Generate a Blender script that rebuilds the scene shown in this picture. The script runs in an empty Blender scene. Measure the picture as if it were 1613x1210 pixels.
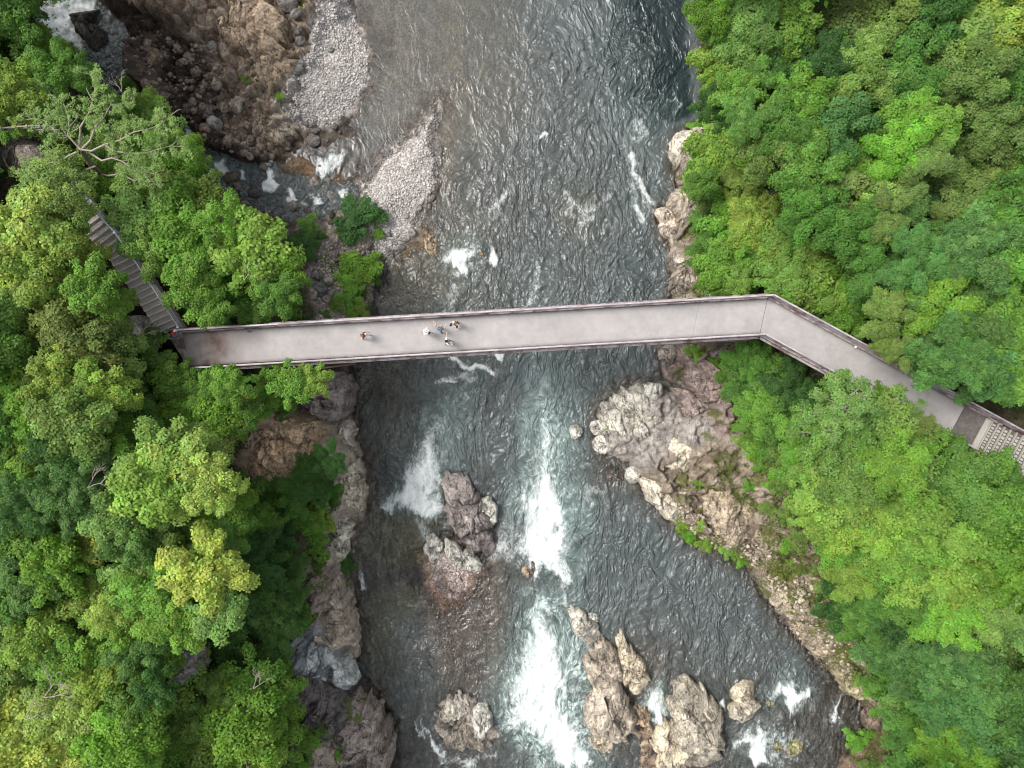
import bpy, math, random
import numpy as np
from mathutils import Vector, Matrix

rng = np.random.RandomState(7)
random.seed(7)
R = math.radians

# ------------------------------------------------------------------ camera, sky, sun
HC = 62.8                       # camera height above the river
FPX = 1118.0                    # focal length, in pixels of the 1613 px wide photograph
CX, CY = 806.5, 605.0
scn = bpy.context.scene
cam_d = bpy.data.cameras.new('camera'); cam = bpy.data.objects.new('camera', cam_d)
scn.collection.objects.link(cam); scn.camera = cam
cam.location = (0, 0, HC); cam.rotation_euler = (0, 0, 0)
cam_d.sensor_fit = 'HORIZONTAL'; cam_d.angle = 2*math.atan(CX/FPX)
cam_d.clip_start = 0.5; cam_d.clip_end = 2000

SUN_EL, SUN_AZ = R(56), R(-72)  # azimuth measured from +Y towards +X
w = bpy.data.worlds.new('World'); scn.world = w; w.use_nodes = True
nt = w.node_tree; nt.nodes.clear()
sky = nt.nodes.new('ShaderNodeTexSky'); sky.sky_type = 'NISHITA'; sky.sun_disc = False
sky.sun_elevation = SUN_EL; sky.sun_rotation = SUN_AZ
sky.air_density = 1.0; sky.dust_density = 3.0; sky.ozone_density = 1.0
hs = nt.nodes.new('ShaderNodeHueSaturation'); hs.inputs['Saturation'].default_value = 0.30
bg = nt.nodes.new('ShaderNodeBackground'); bg.inputs['Strength'].default_value = 0.12
wo = nt.nodes.new('ShaderNodeOutputWorld')
nt.links.new(sky.outputs[0], hs.inputs['Color']); nt.links.new(hs.outputs[0], bg.inputs['Color'])
nt.links.new(bg.outputs[0], wo.inputs['Surface'])
sd = bpy.data.lights.new('sun', 'SUN'); sd.energy = 1.5; sd.angle = R(22); sd.color = (1.0, 0.96, 0.90)
sun = bpy.data.objects.new('sun', sd); scn.collection.objects.link(sun)
dv = Vector((math.sin(SUN_AZ)*math.cos(SUN_EL), math.cos(SUN_AZ)*math.cos(SUN_EL), math.sin(SUN_EL)))
sun.rotation_euler = (-dv).to_track_quat('-Z', 'Y').to_euler()
sun.location = dv*200
try: scn.cycles.filter_width = 1.05
except Exception: pass
vs = scn.view_settings
vs.view_transform = 'Standard'; vs.look = 'None'; vs.gamma = 1.0; vs.use_curve_mapping = False
vs.exposure = 1.1

# ------------------------------------------------------------------ helpers
def P(px, py, z=0.0):
    k = (HC - z)/FPX
    return ((px-CX)*k, -(py-CY)*k, z)
def V(px, py, z=0.0): return Vector(P(px, py, z))
def to_px(x, y, z):
    k = FPX/(HC - z)
    return x*k + CX, CY - y*k
def tag(o, label=None, cat=None, group=None, kind=None):
    if label: o['label'] = label
    if cat: o['category'] = cat
    if group: o['group'] = group
    if kind: o['kind'] = kind
    return o
def link(o, parent=None):
    scn.collection.objects.link(o)
    if parent is not None: o.parent = parent
    return o
def empty(name, loc=(0, 0, 0), rz=0.0):
    o = bpy.data.objects.new(name, None); o.empty_display_size = .3
    link(o); o.location = loc; o.rotation_euler = (0, 0, rz); return o
def mesh_np(name, verts, faces, mat=None, parent=None, smooth=False, make_obj=True):
    """verts (n,3) array, faces (m,k) array of one k"""
    me = bpy.data.meshes.new(name)
    verts = np.asarray(verts, dtype=np.float32); faces = np.asarray(faces, dtype=np.int32)
    m, k = faces.shape
    me.vertices.add(len(verts)); me.vertices.foreach_set('co', verts.ravel())
    me.loops.add(m*k); me.loops.foreach_set('vertex_index', faces.ravel())
    me.polygons.add(m); me.polygons.foreach_set('loop_start', np.arange(0, m*k, k, dtype=np.int32))
    me.polygons.foreach_set('loop_total', np.full(m, k, dtype=np.int32))
    if smooth: me.polygons.foreach_set('use_smooth', np.ones(m, dtype=bool))
    me.update(calc_edges=True)
    if mat: me.materials.append(mat)
    if not make_obj: return me
    return link(bpy.data.objects.new(name, me), parent)
def vattr(me, name, vals, typ='FLOAT'):
    a = me.attributes.new(name, typ, 'POINT')
    vals = np.asarray(vals, dtype=np.float32)
    if typ == 'FLOAT': a.data.foreach_set('value', vals.ravel())
    elif typ == 'FLOAT_COLOR':
        if vals.shape[1] == 3: vals = np.concatenate([vals, np.ones((len(vals), 1), np.float32)], 1)
        a.data.foreach_set('color', vals.ravel())
    elif typ == 'FLOAT_VECTOR': a.data.foreach_set('vector', vals.ravel())

class MB:
    """collects simple shapes, then becomes ONE mesh object"""
    def __init__(s): s.v = []; s.f = []
    def add(s, vs_, fs_):
        n = len(s.v); s.v += [tuple(v) for v in vs_]; s.f += [tuple(i+n for i in f) for f in fs_]; return s
    def beam(s, a, b, wd, ht, up=(0, 0, 1)):
        a = Vector(a); b = Vector(b); d = (b-a).normalized(); up = Vector(up)
        sx = d.cross(up)
        if sx.length < 1e-4: sx = d.cross(Vector((1, 0, 0)))
        sx.normalize(); u = sx.cross(d).normalized()
        q = []
        for p in (a, b):
            for i, j in ((-1, -1), (1, -1), (1, 1), (-1, 1)): q.append(p + sx*(i*wd/2) + u*(j*ht/2))
        return s.add(q, [(3, 2, 1, 0), (4, 5, 6, 7), (0, 1, 5, 4), (1, 2, 6, 5), (2, 3, 7, 6), (3, 0, 4, 7)])
    def prism(s, poly, z0, z1):
        n = len(poly)
        q = [(p[0], p[1], z0) for p in poly] + [(p[0], p[1], z1) for p in poly]
        f = [tuple(range(n-1, -1, -1)), tuple(range(n, 2*n))] + [(i, (i+1) % n, n+(i+1) % n, n+i) for i in range(n)]
        return s.add(q, f)
    def tube(s, pts, rad, n=7):
        pts = [Vector(p) for p in pts]
        if not hasattr(rad, '__len__'): rad = [rad]*len(pts)
        q = []; ref = Vector((0.13, 0.21, 1)).normalized()
        for i, p in enumerate(pts):
            d = (pts[min(i+1, len(pts)-1)] - pts[max(i-1, 0)]).normalized()
            rr = ref if abs(d.dot(ref)) < .95 else Vector((1, 0, 0))
            a = d.cross(rr).normalized(); b = d.cross(a)
            for k in range(n):
                t = 2*math.pi*k/n
                q.append(p + (a*math.cos(t) + b*math.sin(t))*rad[i])
        f = []
        for i in range(len(pts)-1):
            for k in range(n):
                k2 = (k+1) % n
                f.append((i*n+k, i*n+k2, (i+1)*n+k2, (i+1)*n+k))
        m = (len(pts)-1)*n
        f += [tuple(range(n)), tuple(m+k for k in range(n-1, -1, -1))]
        return s.add(q, f)
    def mesh(s, name, mat, smooth=False):
        me = bpy.data.meshes.new(name); me.from_pydata(s.v, [], s.f); me.update()
        if mat: me.materials.append(mat)
        if smooth: me.polygons.foreach_set('use_smooth', [True]*len(me.polygons))
        return me
    def build(s, name, mat, parent=None, smooth=False, bevel=0):
        o = link(bpy.data.objects.new(name, s.mesh(name, mat, smooth)), parent)
        if bevel:
            b = o.modifiers.new('b', 'BEVEL'); b.width = bevel; b.segments = 1; b.limit_method = 'ANGLE'
        return o

# numpy noise ------------------------------------------------------
def _h(ix, iy, seed):
    n = (ix.astype(np.int64)*374761393 + iy.astype(np.int64)*668265263 + seed*1442695041) & 0xffffffff
    n = ((n ^ (n >> 13))*1274126177) & 0xffffffff
    n = ((n ^ (n >> 16))*2246822519) & 0xffffffff
    return ((n ^ (n >> 15)) & 0xffffff).astype(np.float64)/0xffffff
def perlin(x, y, seed=0):
    x = np.asarray(x, float); y = np.asarray(y, float)
    ix = np.floor(x); iy = np.floor(y); fx = x-ix; fy = y-iy
    u = fx*fx*fx*(fx*(fx*6-15)+10); v = fy*fy*fy*(fy*(fy*6-15)+10)
    def g(dx, dy):
        a = _h(ix+dx, iy+dy, seed)*2*math.pi
        return np.cos(a)*(fx-dx) + np.sin(a)*(fy-dy)
    return ((g(0, 0)*(1-u)+g(1, 0)*u)*(1-v) + (g(0, 1)*(1-u)+g(1, 1)*u)*v)*1.5
def fbm(x, y, seed=0, oc=4, gain=.5):
    t = 0; a = 1.0; f = 1.0
    for o in range(oc):
        t = t + a*perlin(x*f, y*f, seed+o*17); a *= gain; f *= 2.03
    return t
def worley(x, y, seed=0):
    """F1, F2, and tilted-plane value of the nearest cell"""
    x = np.asarray(x, float); y = np.asarray(y, float)
    ix = np.floor(x); iy = np.floor(y)
    f1 = np.full(x.shape, 9.0); f2 = np.full(x.shape, 9.0); val = np.zeros(x.shape)
    for dx in (-1, 0, 1):
        for dy in (-1, 0, 1):
            cx = ix+dx; cy = iy+dy
            qx = cx + _h(cx, cy, seed); qy = cy + _h(cx, cy, seed+1)
            ddx = x-qx; ddy = y-qy; d = np.hypot(ddx, ddy)
            pl = (_h(cx, cy, seed+2)-.5)*1.0 + ddx*(_h(cx, cy, seed+3)-.5)*1.5 + ddy*(_h(cx, cy, seed+4)-.5)*1.5
            nw = d < f1
            f2 = np.where(nw, f1, np.minimum(f2, d)); val = np.where(nw, pl, val); f1 = np.where(nw, d, f1)
    return f1, f2, val
def sstep(a, b, x):
    t = np.clip((x-a)/(b-a), 0, 1); return t*t*(3-2*t)
def poly_sd(px, py, poly):
    """signed distance to a polygon, positive inside"""
    px = np.asarray(px, float); py = np.asarray(py, float)
    d = np.full(px.shape, 1e9); ins = np.zeros(px.shape, bool)
    n = len(poly)
    for i in range(n):
        x1, y1 = poly[i]; x2, y2 = poly[(i+1) % n]
        ex, ey = x2-x1, y2-y1; wx, wy = px-x1, py-y1
        t = np.clip((wx*ex+wy*ey)/(ex*ex+ey*ey+1e-9), 0, 1)
        d = np.minimum(d, np.hypot(wx-ex*t, wy-ey*t))
        c = ((y1 > py) != (y2 > py))
        with np.errstate(divide='ignore', invalid='ignore'):
            c &= px < (x2-x1)*(py-y1)/((y2-y1) if y2 != y1 else 1e-9) + x1
        ins ^= c
    return np.where(ins, d, -d)
def line_d(px, py, pts):
    d = np.full(np.shape(px), 1e9)
    for (x1, y1), (x2, y2) in zip(pts[:-1], pts[1:]):
        ex, ey = x2-x1, y2-y1; wx, wy = px-x1, py-y1
        t = np.clip((wx*ex+wy*ey)/(ex*ex+ey*ey+1e-9), 0, 1)
        d = np.minimum(d, np.hypot(wx-ex*t, wy-ey*t))
    return d
def idw(x, y, pts, power=3.0):
    num = np.zeros(x.shape); den = np.zeros(x.shape)
    for (qx, qy, qv) in pts:
        wgt = 1.0/(np.hypot(x-qx, y-qy) + .6)**power
        num += wgt*qv; den += wgt
    return num/den

# ------------------------------------------------------------------ materials
def new_mat(name):
    m = bpy.data.materials.new(name); m.use_nodes = True
    t = m.node_tree; t.nodes.clear()
    out = t.nodes.new('ShaderNodeOutputMaterial')
    return m, t, out
def N(t, typ, **kw):
    n = t.nodes.new(typ)
    for k, v in kw.items():
        if k.startswith('i_'):
            key = k[2:]; key = int(key) if key.isdigit() else key.replace('_', ' ')
            n.inputs[key].default_value = v
        else: setattr(n, k, v)
    return n
def noise(t, vec, scale, detail=4, rough=.6, dist=0.0):
    n = N(t, 'ShaderNodeTexNoise', i_Scale=scale, i_Detail=detail, i_Roughness=rough, i_Distortion=dist)
    if vec is not None: t.links.new(vec, n.inputs['Vector'])
    return n.outputs['Fac']
def ramp(t, fac, stops):
    n = N(t, 'ShaderNodeValToRGB'); e = n.color_ramp.elements
    while len(e) < len(stops): e.new(.5)
    for el, (p, c) in zip(e, stops):
        el.position = p; el.color = (c[0], c[1], c[2], 1) if hasattr(c, '__len__') else (c, c, c, 1)
    t.links.new(fac, n.inputs[0]); return n.outputs[0]
def mix(t, fac, a, b, blend='MIX'):
    n = N(t, 'ShaderNodeMix', data_type='RGBA', blend_type=blend)
    for s, v in ((n.inputs[0], fac), (n.inputs[6], a), (n.inputs[7], b)):
        if hasattr(v, 'is_linked') or isinstance(v, bpy.types.NodeSocket): t.links.new(v, s)
        elif hasattr(v, '__len__'): s.default_value = (v[0], v[1], v[2], 1)
        else: s.default_value = v
    return n.outputs[2]
def mth(t, op, a, b=None, c=None, clamp=False):
    n = N(t, 'ShaderNodeMath', operation=op, use_clamp=clamp)
    for i, v in enumerate((a, b, c)):
        if v is None: continue
        if isinstance(v, bpy.types.NodeSocket): t.links.new(v, n.inputs[i])
        else: n.inputs[i].default_value = v
    return n.outputs[0]
def attr(t, name): return N(t, 'ShaderNodeAttribute', attribute_name=name)
def bump(t, h, strength=.5, dist=.05, nrm=None):
    n = N(t, 'ShaderNodeBump', i_Strength=strength, i_Distance=dist)
    t.links.new(h, n.inputs['Height'])
    if nrm is not None: t.links.new(nrm, n.inputs['Normal'])
    return n.outputs[0]
def princ(t, out, col, rough=.8, nrm=None, spec=.3, metal=0):
    b = N(t, 'ShaderNodeBsdfPrincipled')
    for k, v in (('Base Color', col), ('Roughness', rough), ('Specular IOR Level', spec), ('Metallic', metal)):
        if isinstance(v, bpy.types.NodeSocket): t.links.new(v, b.inputs[k])
        elif hasattr(v, '__len__'): b.inputs[k].default_value = (v[0], v[1], v[2], 1)
        else: b.inputs[k].default_value = v
    if nrm is not None: t.links.new(nrm, b.inputs['Normal'])
    t.links.new(b.outputs[0], out.inputs[0]); return b

def mat_ground():
    m, t, out = new_mat('ground')
    pos = N(t, 'ShaderNodeNewGeometry').outputs['Position']
    c = attr(t, 'Col').outputs['Color']; pb = attr(t, 'pebble').outputs['Fac']; wet = attr(t, 'wet').outputs['Fac']
    n1 = noise(t, pos, 1.3, 6, .65); n2 = noise(t, pos, 9, 5, .7)
    v = N(t, 'ShaderNodeTexVoronoi', i_Scale=6.0); t.links.new(pos, v.inputs['Vector'])
    v2 = N(t, 'ShaderNodeTexVoronoi', i_Scale=17.0); t.links.new(pos, v2.inputs['Vector'])
    bw = N(t, 'ShaderNodeRGBToBW'); t.links.new(v.outputs['Color'], bw.inputs[0])
    bw2 = N(t, 'ShaderNodeRGBToBW'); t.links.new(v2.outputs['Color'], bw2.inputs[0])
    col = mix(t, 1.0, c, ramp(t, n1, [(.25, .62), (.75, 1.38)]), 'MULTIPLY')
    col = mix(t, 1.0, col, ramp(t, n2, [(.3, .7), (.7, 1.3)]), 'MULTIPLY')
    pcol = mix(t, 1.0, c, ramp(t, bw.outputs[0], [(.15, .6), (.85, 1.55)]), 'MULTIPLY')
    pcol = mix(t, 1.0, pcol, ramp(t, bw2.outputs[0], [(.15, .6), (.85, 1.45)]), 'MULTIPLY')
    mp = N(t, 'ShaderNodeMapping'); mp.inputs['Scale'].default_value = (1.3, .5, 1.0); mp.inputs['Rotation'].default_value = (0, 0, .7); t.links.new(pos, mp.inputs['Vector'])
    rl = mth(t, 'ABSOLUTE', mth(t, 'SUBTRACT', noise(t, mp.outputs[0], .9, 5, .6, .6), .5)); rl2 = mth(t, 'ABSOLUTE', mth(t, 'SUBTRACT', noise(t, pos, 1.6, 5, .6, 1.0), .47))
    ck = mth(t, 'MINIMUM', ramp(t, rl, [(0.0, .2), (.014, 1.0)]), ramp(t, rl2, [(0.0, .35), (.012, 1.0)]))
    col = mix(t, 1.0, col, ck, 'MULTIPLY')
    col = mix(t, pb, col, pcol)
    col = mix(t, wet, col, mix(t, 1.0, col, (.42, .38, .35), 'MULTIPLY'))
    ns = N(t, 'ShaderNodeTexNoise', i_Scale=2.2, i_Detail=8.0, i_Roughness=.75, i_Distortion=.6); t.links.new(pos, ns.inputs['Vector'])
    b1 = bump(t, ns.outputs['Fac'], .9, .35)
    b2 = bump(t, v2.outputs['Distance'], .5, .05, b1)
    ro = mth(t, 'MULTIPLY_ADD', wet, -.5, .88)
    princ(t, out, col, ro, b2, .35)
    return m
def mat_rock():
    m, t, out = new_mat('rock')
    geo = N(t, 'ShaderNodeNewGeometry'); pos = geo.outputs['Position']
    tc = N(t, 'ShaderNodeTexCoord')
    oi = N(t, 'ShaderNodeObjectInfo')
    add = N(t, 'ShaderNodeVectorMath', operation='ADD'); t.links.new(tc.outputs['Object'], add.inputs[0])
    cmb = N(t, 'ShaderNodeCombineXYZ')
    r10 = mth(t, 'MULTIPLY', oi.outputs['Random'], 37.0)
    for i in range(3): t.links.new(r10, cmb.inputs[i])
    t.links.new(cmb.outputs[0], add.inputs[1]); vec = add.outputs[0]
    c = oi.outputs['Color']
    n1 = noise(t, vec, .9, 6, .7, .5); n2 = noise(t, vec, 4.5, 7, .75, .4); n3 = noise(t, vec, 16, 4, .7)
    col = mix(t, 1.0, c, ramp(t, n1, [(.3, (.50, .46, .45)), (.48, (.98, .97, .96)), (.68, (1.42, 1.36, 1.28))]), 'MULTIPLY')
    col = mix(t, 1.0, col, ramp(t, n2, [(.30, .55), (.43, .97), (.70, 1.22)]), 'MULTIPLY')
    col = mix(t, 1.0, col, ramp(t, n3, [(.3, .8), (.7, 1.2)]), 'MULTIPLY')
    # cracks
    v = N(t, 'ShaderNodeTexVoronoi', feature='DISTANCE_TO_EDGE', i_Scale=.6)
    wn = N(t, 'ShaderNodeTexNoise', i_Scale=1.6, i_Detail=5.0); t.links.new(vec, wn.inputs['Vector'])
    wv = N(t, 'ShaderNodeVectorMath', operation='MULTIPLY_ADD'); t.links.new(wn.outputs['Color'], wv.inputs[0]); wv.inputs[1].default_value = (2.6, 2.6, 2.6); t.links.new(vec, wv.inputs[2])
    t.links.new(wv.outputs[0], v.inputs['Vector'])
    ck = mix(t, ramp(t, n1, [(.42, 0), (.62, 1)]), ramp(t, v.outputs['Distance'], [(0.0, .35), (.03, 1.0)]), (1, 1, 1))
    col = mix(t, 1.0, col, ck, 'MULTIPLY')
    col = mix(t, 1.0, col, mth(t, 'MULTIPLY_ADD', attr(t, 'facet').outputs['Fac'], .75, 1.0), 'MULTIPLY')
    nm = noise(t, vec, 2.0, 8, .72, 1.2)
    col = mix(t, 1.0, col, ramp(t, nm, [(.34, .50), (.44, .92), (.58, 1.08), (.72, 1.25)]), 'MULTIPLY')
    mp = N(t, 'ShaderNodeMapping'); mp.inputs['Scale'].default_value = (1.5, .5, 1.0); mp.inputs['Rotation'].default_value = (0, 0, .7); t.links.new(vec, mp.inputs['Vector'])
    rn = noise(t, mp.outputs[0], .8, 5, .6, .6); rl = mth(t, 'ABSOLUTE', mth(t, 'SUBTRACT', rn, .5))
    rn2 = noise(t, vec, 1.7, 5, .6, 1.0); rl2 = mth(t, 'ABSOLUTE', mth(t, 'SUBTRACT', rn2, .47))
    ck2 = mth(t, 'MINIMUM', ramp(t, rl, [(0.0, .18), (.013, 1.0)]), ramp(t, rl2, [(0.0, .35), (.012, 1.0)]))
    col = mix(t, 1.0, col, ck2, 'MULTIPLY')
    col = mix(t, 1.0, col, (1.24, 1.28, 1.24), 'MULTIPLY')
    # moss in patches: strength per object through the alpha of its colour
    mo = noise(t, vec, 1.4, 6, .75)
    al = mth(t, 'SUBTRACT', 1.0, oi.outputs['Alpha'])
    mf = mth(t, 'GREATER_THAN', mth(t, 'ADD', mo, mth(t, 'MULTIPLY', al, .5)), .72)
    col = mix(t, mf, col, mix(t, n3, (.05, .06, .012), (.15, .17, .035)))
    # wet band at the water line
    sp = N(t, 'ShaderNodeSeparateXYZ'); t.links.new(pos, sp.inputs[0])
    z = mth(t, 'ADD', sp.outputs['Z'], mth(t, 'MULTIPLY', n2, -.35))
    wet = N(t, 'ShaderNodeMapRange', i_1=-.10, i_2=.04, i_3=1.0, i_4=0.0); t.links.new(z, wet.inputs[0])
    col = mix(t, wet.outputs[0], col, mix(t, 1.0, col, (.3, .25, .22), 'MULTIPLY'))
    b1 = bump(t, n2, .6, .16); b2 = bump(t, ck, .8, .10, b1); b3 = bump(t, n3, .5, .03, bump(t, ck2, .8, .12, bump(t, nm, .6, .15, b2)))
    ro = mth(t, 'MULTIPLY_ADD', wet.outputs[0], -.5, .85)
    princ(t, out, col, ro, b3, .3)
    return m
def mat_leaf(name, rough=.55, trans=.3):
    m, t, out = new_mat(name)
    oi = N(t, 'ShaderNodeObjectInfo'); a = attr(t, 'tint').outputs['Color']
    col = mix(t, 1.0, oi.outputs['Color'], a, 'MULTIPLY')
    d = N(t, 'ShaderNodeBsdfPrincipled', i_Roughness=rough); t.links.new(col, d.inputs['Base Color'])
    d.inputs['Specular IOR Level'].default_value = .22
    tr = N(t, 'ShaderNodeBsdfTranslucent')
    t.links.new(mix(t, 1.0, col, (1.25, 1.25, .5), 'MULTIPLY'), tr.inputs['Color'])
    mx = N(t, 'ShaderNodeMixShader', i_0=trans)
    t.links.new(d.outputs[0], mx.inputs[1]); t.links.new(tr.outputs[0], mx.inputs[2]); t.links.new(mx.outputs[0], out.inputs[0])
    return m
def mat_simple(name, col, rough=.8, nscale=8, amt=.3, bstr=.3, bdist=.01, metal=0, spec=.3, c2=None):
    m, t, out = new_mat(name)
    tc = N(t, 'ShaderNodeNewGeometry').outputs['Position']
    n1 = noise(t, tc, nscale, 5, .65); n0 = noise(t, tc, nscale*.18, 4, .6)
    c = mix(t, 1.0, col, ramp(t, n1, [(.25, 1-amt), (.75, 1+amt)]), 'MULTIPLY')
    if c2: c = mix(t, ramp(t, n0, [(.45, 0), (.62, 1)]), c, c2)
    princ(t, out, c, rough, bump(t, n1, bstr, bdist), spec, metal)
    return m
def mat_deck():
    m, t, out = new_mat('concrete_deck')
    tc = N(t, 'ShaderNodeNewGeometry').outputs['Position']
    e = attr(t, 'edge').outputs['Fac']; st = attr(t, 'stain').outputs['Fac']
    n1 = noise(t, tc, 22, 5, .7); n0 = noise(t, tc, .7, 5, .65); n2 = noise(t, tc, 3.2, 5, .7)
    c = mix(t, 1.0, (.350, .330, .322), ramp(t, n1, [(.25, .78), (.75, 1.22)]), 'MULTIPLY')
    c = mix(t, 1.0, c, ramp(t, n0, [(.3, .86), (.7, 1.12)]), 'MULTIPLY')
    c = mix(t, 1.0, c, ramp(t, n2, [(.3, .93), (.7, 1.06)]), 'MULTIPLY')
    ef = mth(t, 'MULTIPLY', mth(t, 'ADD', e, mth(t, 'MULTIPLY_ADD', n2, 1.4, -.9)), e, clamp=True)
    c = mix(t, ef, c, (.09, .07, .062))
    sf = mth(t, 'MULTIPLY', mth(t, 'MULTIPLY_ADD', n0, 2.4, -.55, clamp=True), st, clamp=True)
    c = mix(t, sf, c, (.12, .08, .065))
    princ(t, out, c, .9, bump(t, n1, .35, .012), .2)
    return m
def mat_water():
    m, t, out = new_mat('river_water')
    fl = attr(t, 'flow').outputs['Vector']
    pos = N(t, 'ShaderNodeNewGeometry').outputs['Position']
    dep = attr(t, 'depth').outputs['Fac']; fo = attr(t, 'foam').outputs['Fac']; ae = attr(t, 'aer').outputs['Fac']; rip = attr(t, 'ripple').outputs['Fac']
    # ripples
    r1 = noise(t, fl, .62, 2, .5, 1.6); r2 = noise(t, fl, 1.35, 2, .5, 1.8); r3 = noise(t, pos, 4.0, 2, .5, 1.0)
    rg1 = mth(t, 'ABSOLUTE', mth(t, 'MULTIPLY_ADD', r1, 2, -1)); rg2 = mth(t, 'ABSOLUTE', mth(t, 'MULTIPLY_ADD', r2, 2, -1))
    h = mth(t, 'MULTIPLY_ADD', rg2, .60, mth(t, 'MULTIPLY', rg1, 1.2))
    h = mth(t, 'MULTIPLY_ADD', r3, .10, h)
    h = mth(t, 'MULTIPLY', h, rip)
    nb = bump(t, h, 1.0, .31)
    # body
    body = mix(t, noise(t, pos, .35, 4, .6), (.060, .078, .082), (.104, .124, .120))
    body = mix(t, attr(t, 'deep').outputs['Fac'], body, (.008, .018, .018))
    body = mix(t, dep, (.10, .095, .08), body)
    an = noise(t, fl, 1.3, 7, .75, 1.6)
    af = mth(t, 'MULTIPLY', ae, ramp(t, an, [(.3, .15), (.68, 1.25)]), clamp=True)
    body = mix(t, af, body, ramp(t, af, [(.2, (.15, .225, .215)), (.55, (.24, .335, .31)), (.95, (.48, .57, .545))]))
    d = N(t, 'ShaderNodeBsdfDiffuse'); t.links.new(body, d.inputs[0]); t.links.new(nb, d.inputs['Normal'])
    tp = N(t, 'ShaderNodeBsdfTransparent'); tp.inputs[0].default_value = (.90, .92, .89, 1)
    opac = mth(t, 'MULTIPLY_ADD', dep, .86, .07, clamp=True)
    opac = mth(t, 'MAXIMUM', opac, af)
    mx = N(t, 'ShaderNodeMixShader'); t.links.new(opac, mx.inputs[0]); t.links.new(tp.outputs[0], mx.inputs[1]); t.links.new(d.outputs[0], mx.inputs[2])
    gl = N(t, 'ShaderNodeBsdfGlossy', i_Roughness=.27); gl.inputs[0].default_value = (.95, .97, 1, 1); t.links.new(nb, gl.inputs['Normal'])
    fr = N(t, 'ShaderNodeFresnel', i_IOR=1.5); t.links.new(nb, fr.inputs['Normal'])
    m2 = N(t, 'ShaderNodeMixShader'); t.links.new(fr.outputs[0], m2.inputs[0]); t.links.new(mx.outputs[0], m2.inputs[1]); t.links.new(gl.outputs[0], m2.inputs[2])
    # foam
    fn = noise(t, fl, 2.6, 8, .72, 1.2); fn2 = noise(t, fl, 9, 6, .75, .6)
    fsum = mth(t, 'ADD', mth(t, 'MULTIPLY', fn, .62), mth(t, 'MULTIPLY', fn2, .38))
    th = mth(t, 'SUBTRACT', mth(t, 'MULTIPLY_ADD', fo, .64, -.31), mth(t, 'SUBTRACT', .5, fsum))
    ff = N(t, 'ShaderNodeMapRange', interpolation_type='SMOOTHSTEP', i_1=-.10, i_2=.24, i_3=0.0, i_4=1.0); t.links.new(th, ff.inputs[0])
    ffac = mth(t, 'MULTIPLY', ff.outputs[0], ramp(t, fo, [(0.0, 0), (.12, 1)]))
    fc = mth(t, 'ADD', mth(t, 'MULTIPLY', noise(t, fl, 1.1, 6, .65, 1.0), .6), mth(t, 'MULTIPLY', fn2, .4))
    fd = N(t, 'ShaderNodeBsdfDiffuse'); t.links.new(ramp(t, fc, [(.35, (.36, .45, .43)), (.44, (.64, .71, .69)), (.54, (.82, .84, .83))]), fd.inputs[0])
    t.links.new(bump(t, fsum, .8, .25), fd.inputs['Normal'])
    m3 = N(t, 'ShaderNodeMixShader'); t.links.new(ffac, m3.inputs[0]); t.links.new(m2.outputs[0], m3.inputs[1]); t.links.new(fd.outputs[0], m3.inputs[2])
    t.links.new(m3.outputs[0], out.inputs[0])
    return m
M = dict(ground=mat_ground(), rock=mat_rock(), leaf=mat_leaf('leaf'), deck=mat_deck(), water=mat_water(),
         needle=mat_leaf('needle', .6, .2),
         bark=mat_simple('bark', (.21, .17, .135), .9, 12, .4, .6, .03),
         palebark=mat_simple('pale_bark', (.34, .29, .24), .9, 12, .3, .6, .03),
         deadwood=mat_simple('dead_wood', (.30, .26, .225), .9, 10, .3),
         rail=mat_simple('railing_paint', (.33, .29, .295), .6, 6, .25, .2, .005, c2=(.13, .085, .075)),
         railtop=mat_simple('rail_top', (.43, .385, .40), .5, 5, .15, .2, .004, c2=(.30, .25, .26)),
         steel=mat_simple('girder_steel', (.13, .09, .08), .7, 3, .35, .3, .01, c2=(.2, .12, .09)),
         kerb=mat_simple('kerb_concrete', (.36, .31, .305), .9, 5, .35, .5, .01, c2=(.13, .10, .085)),
         tread=mat_simple('tread_gravel', (.45, .40, .36), .95, 26, .5, .8, .02),
         log=mat_simple('step_edge', (.64, .58, .52), .85, 12, .25),
         stone=mat_simple('step_stone', (.40, .38, .34), .85, 14, .28, .5, .01),
         joint=mat_simple('step_mortar', (.11, .10, .088), .95, 20, .3),
         strip=mat_simple('edge_strip', (.40, .38, .345), .9, 9, .2),
         galv=mat_simple('galvanised_steel', (.44, .45, .46), .5, 6, .2, metal=.3),
         knob=mat_simple('white_knob', (.8, .8, .78), .5, 6, .05),  # plain white finish of the post caps and the marker
         dark_slab=mat_simple('dark_landing', (.12, .105, .10), .9, 18, .3, .4, .01, c2=(.16, .14, .13)))  # landing slab, darker in tone than the deck slabs

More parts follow.
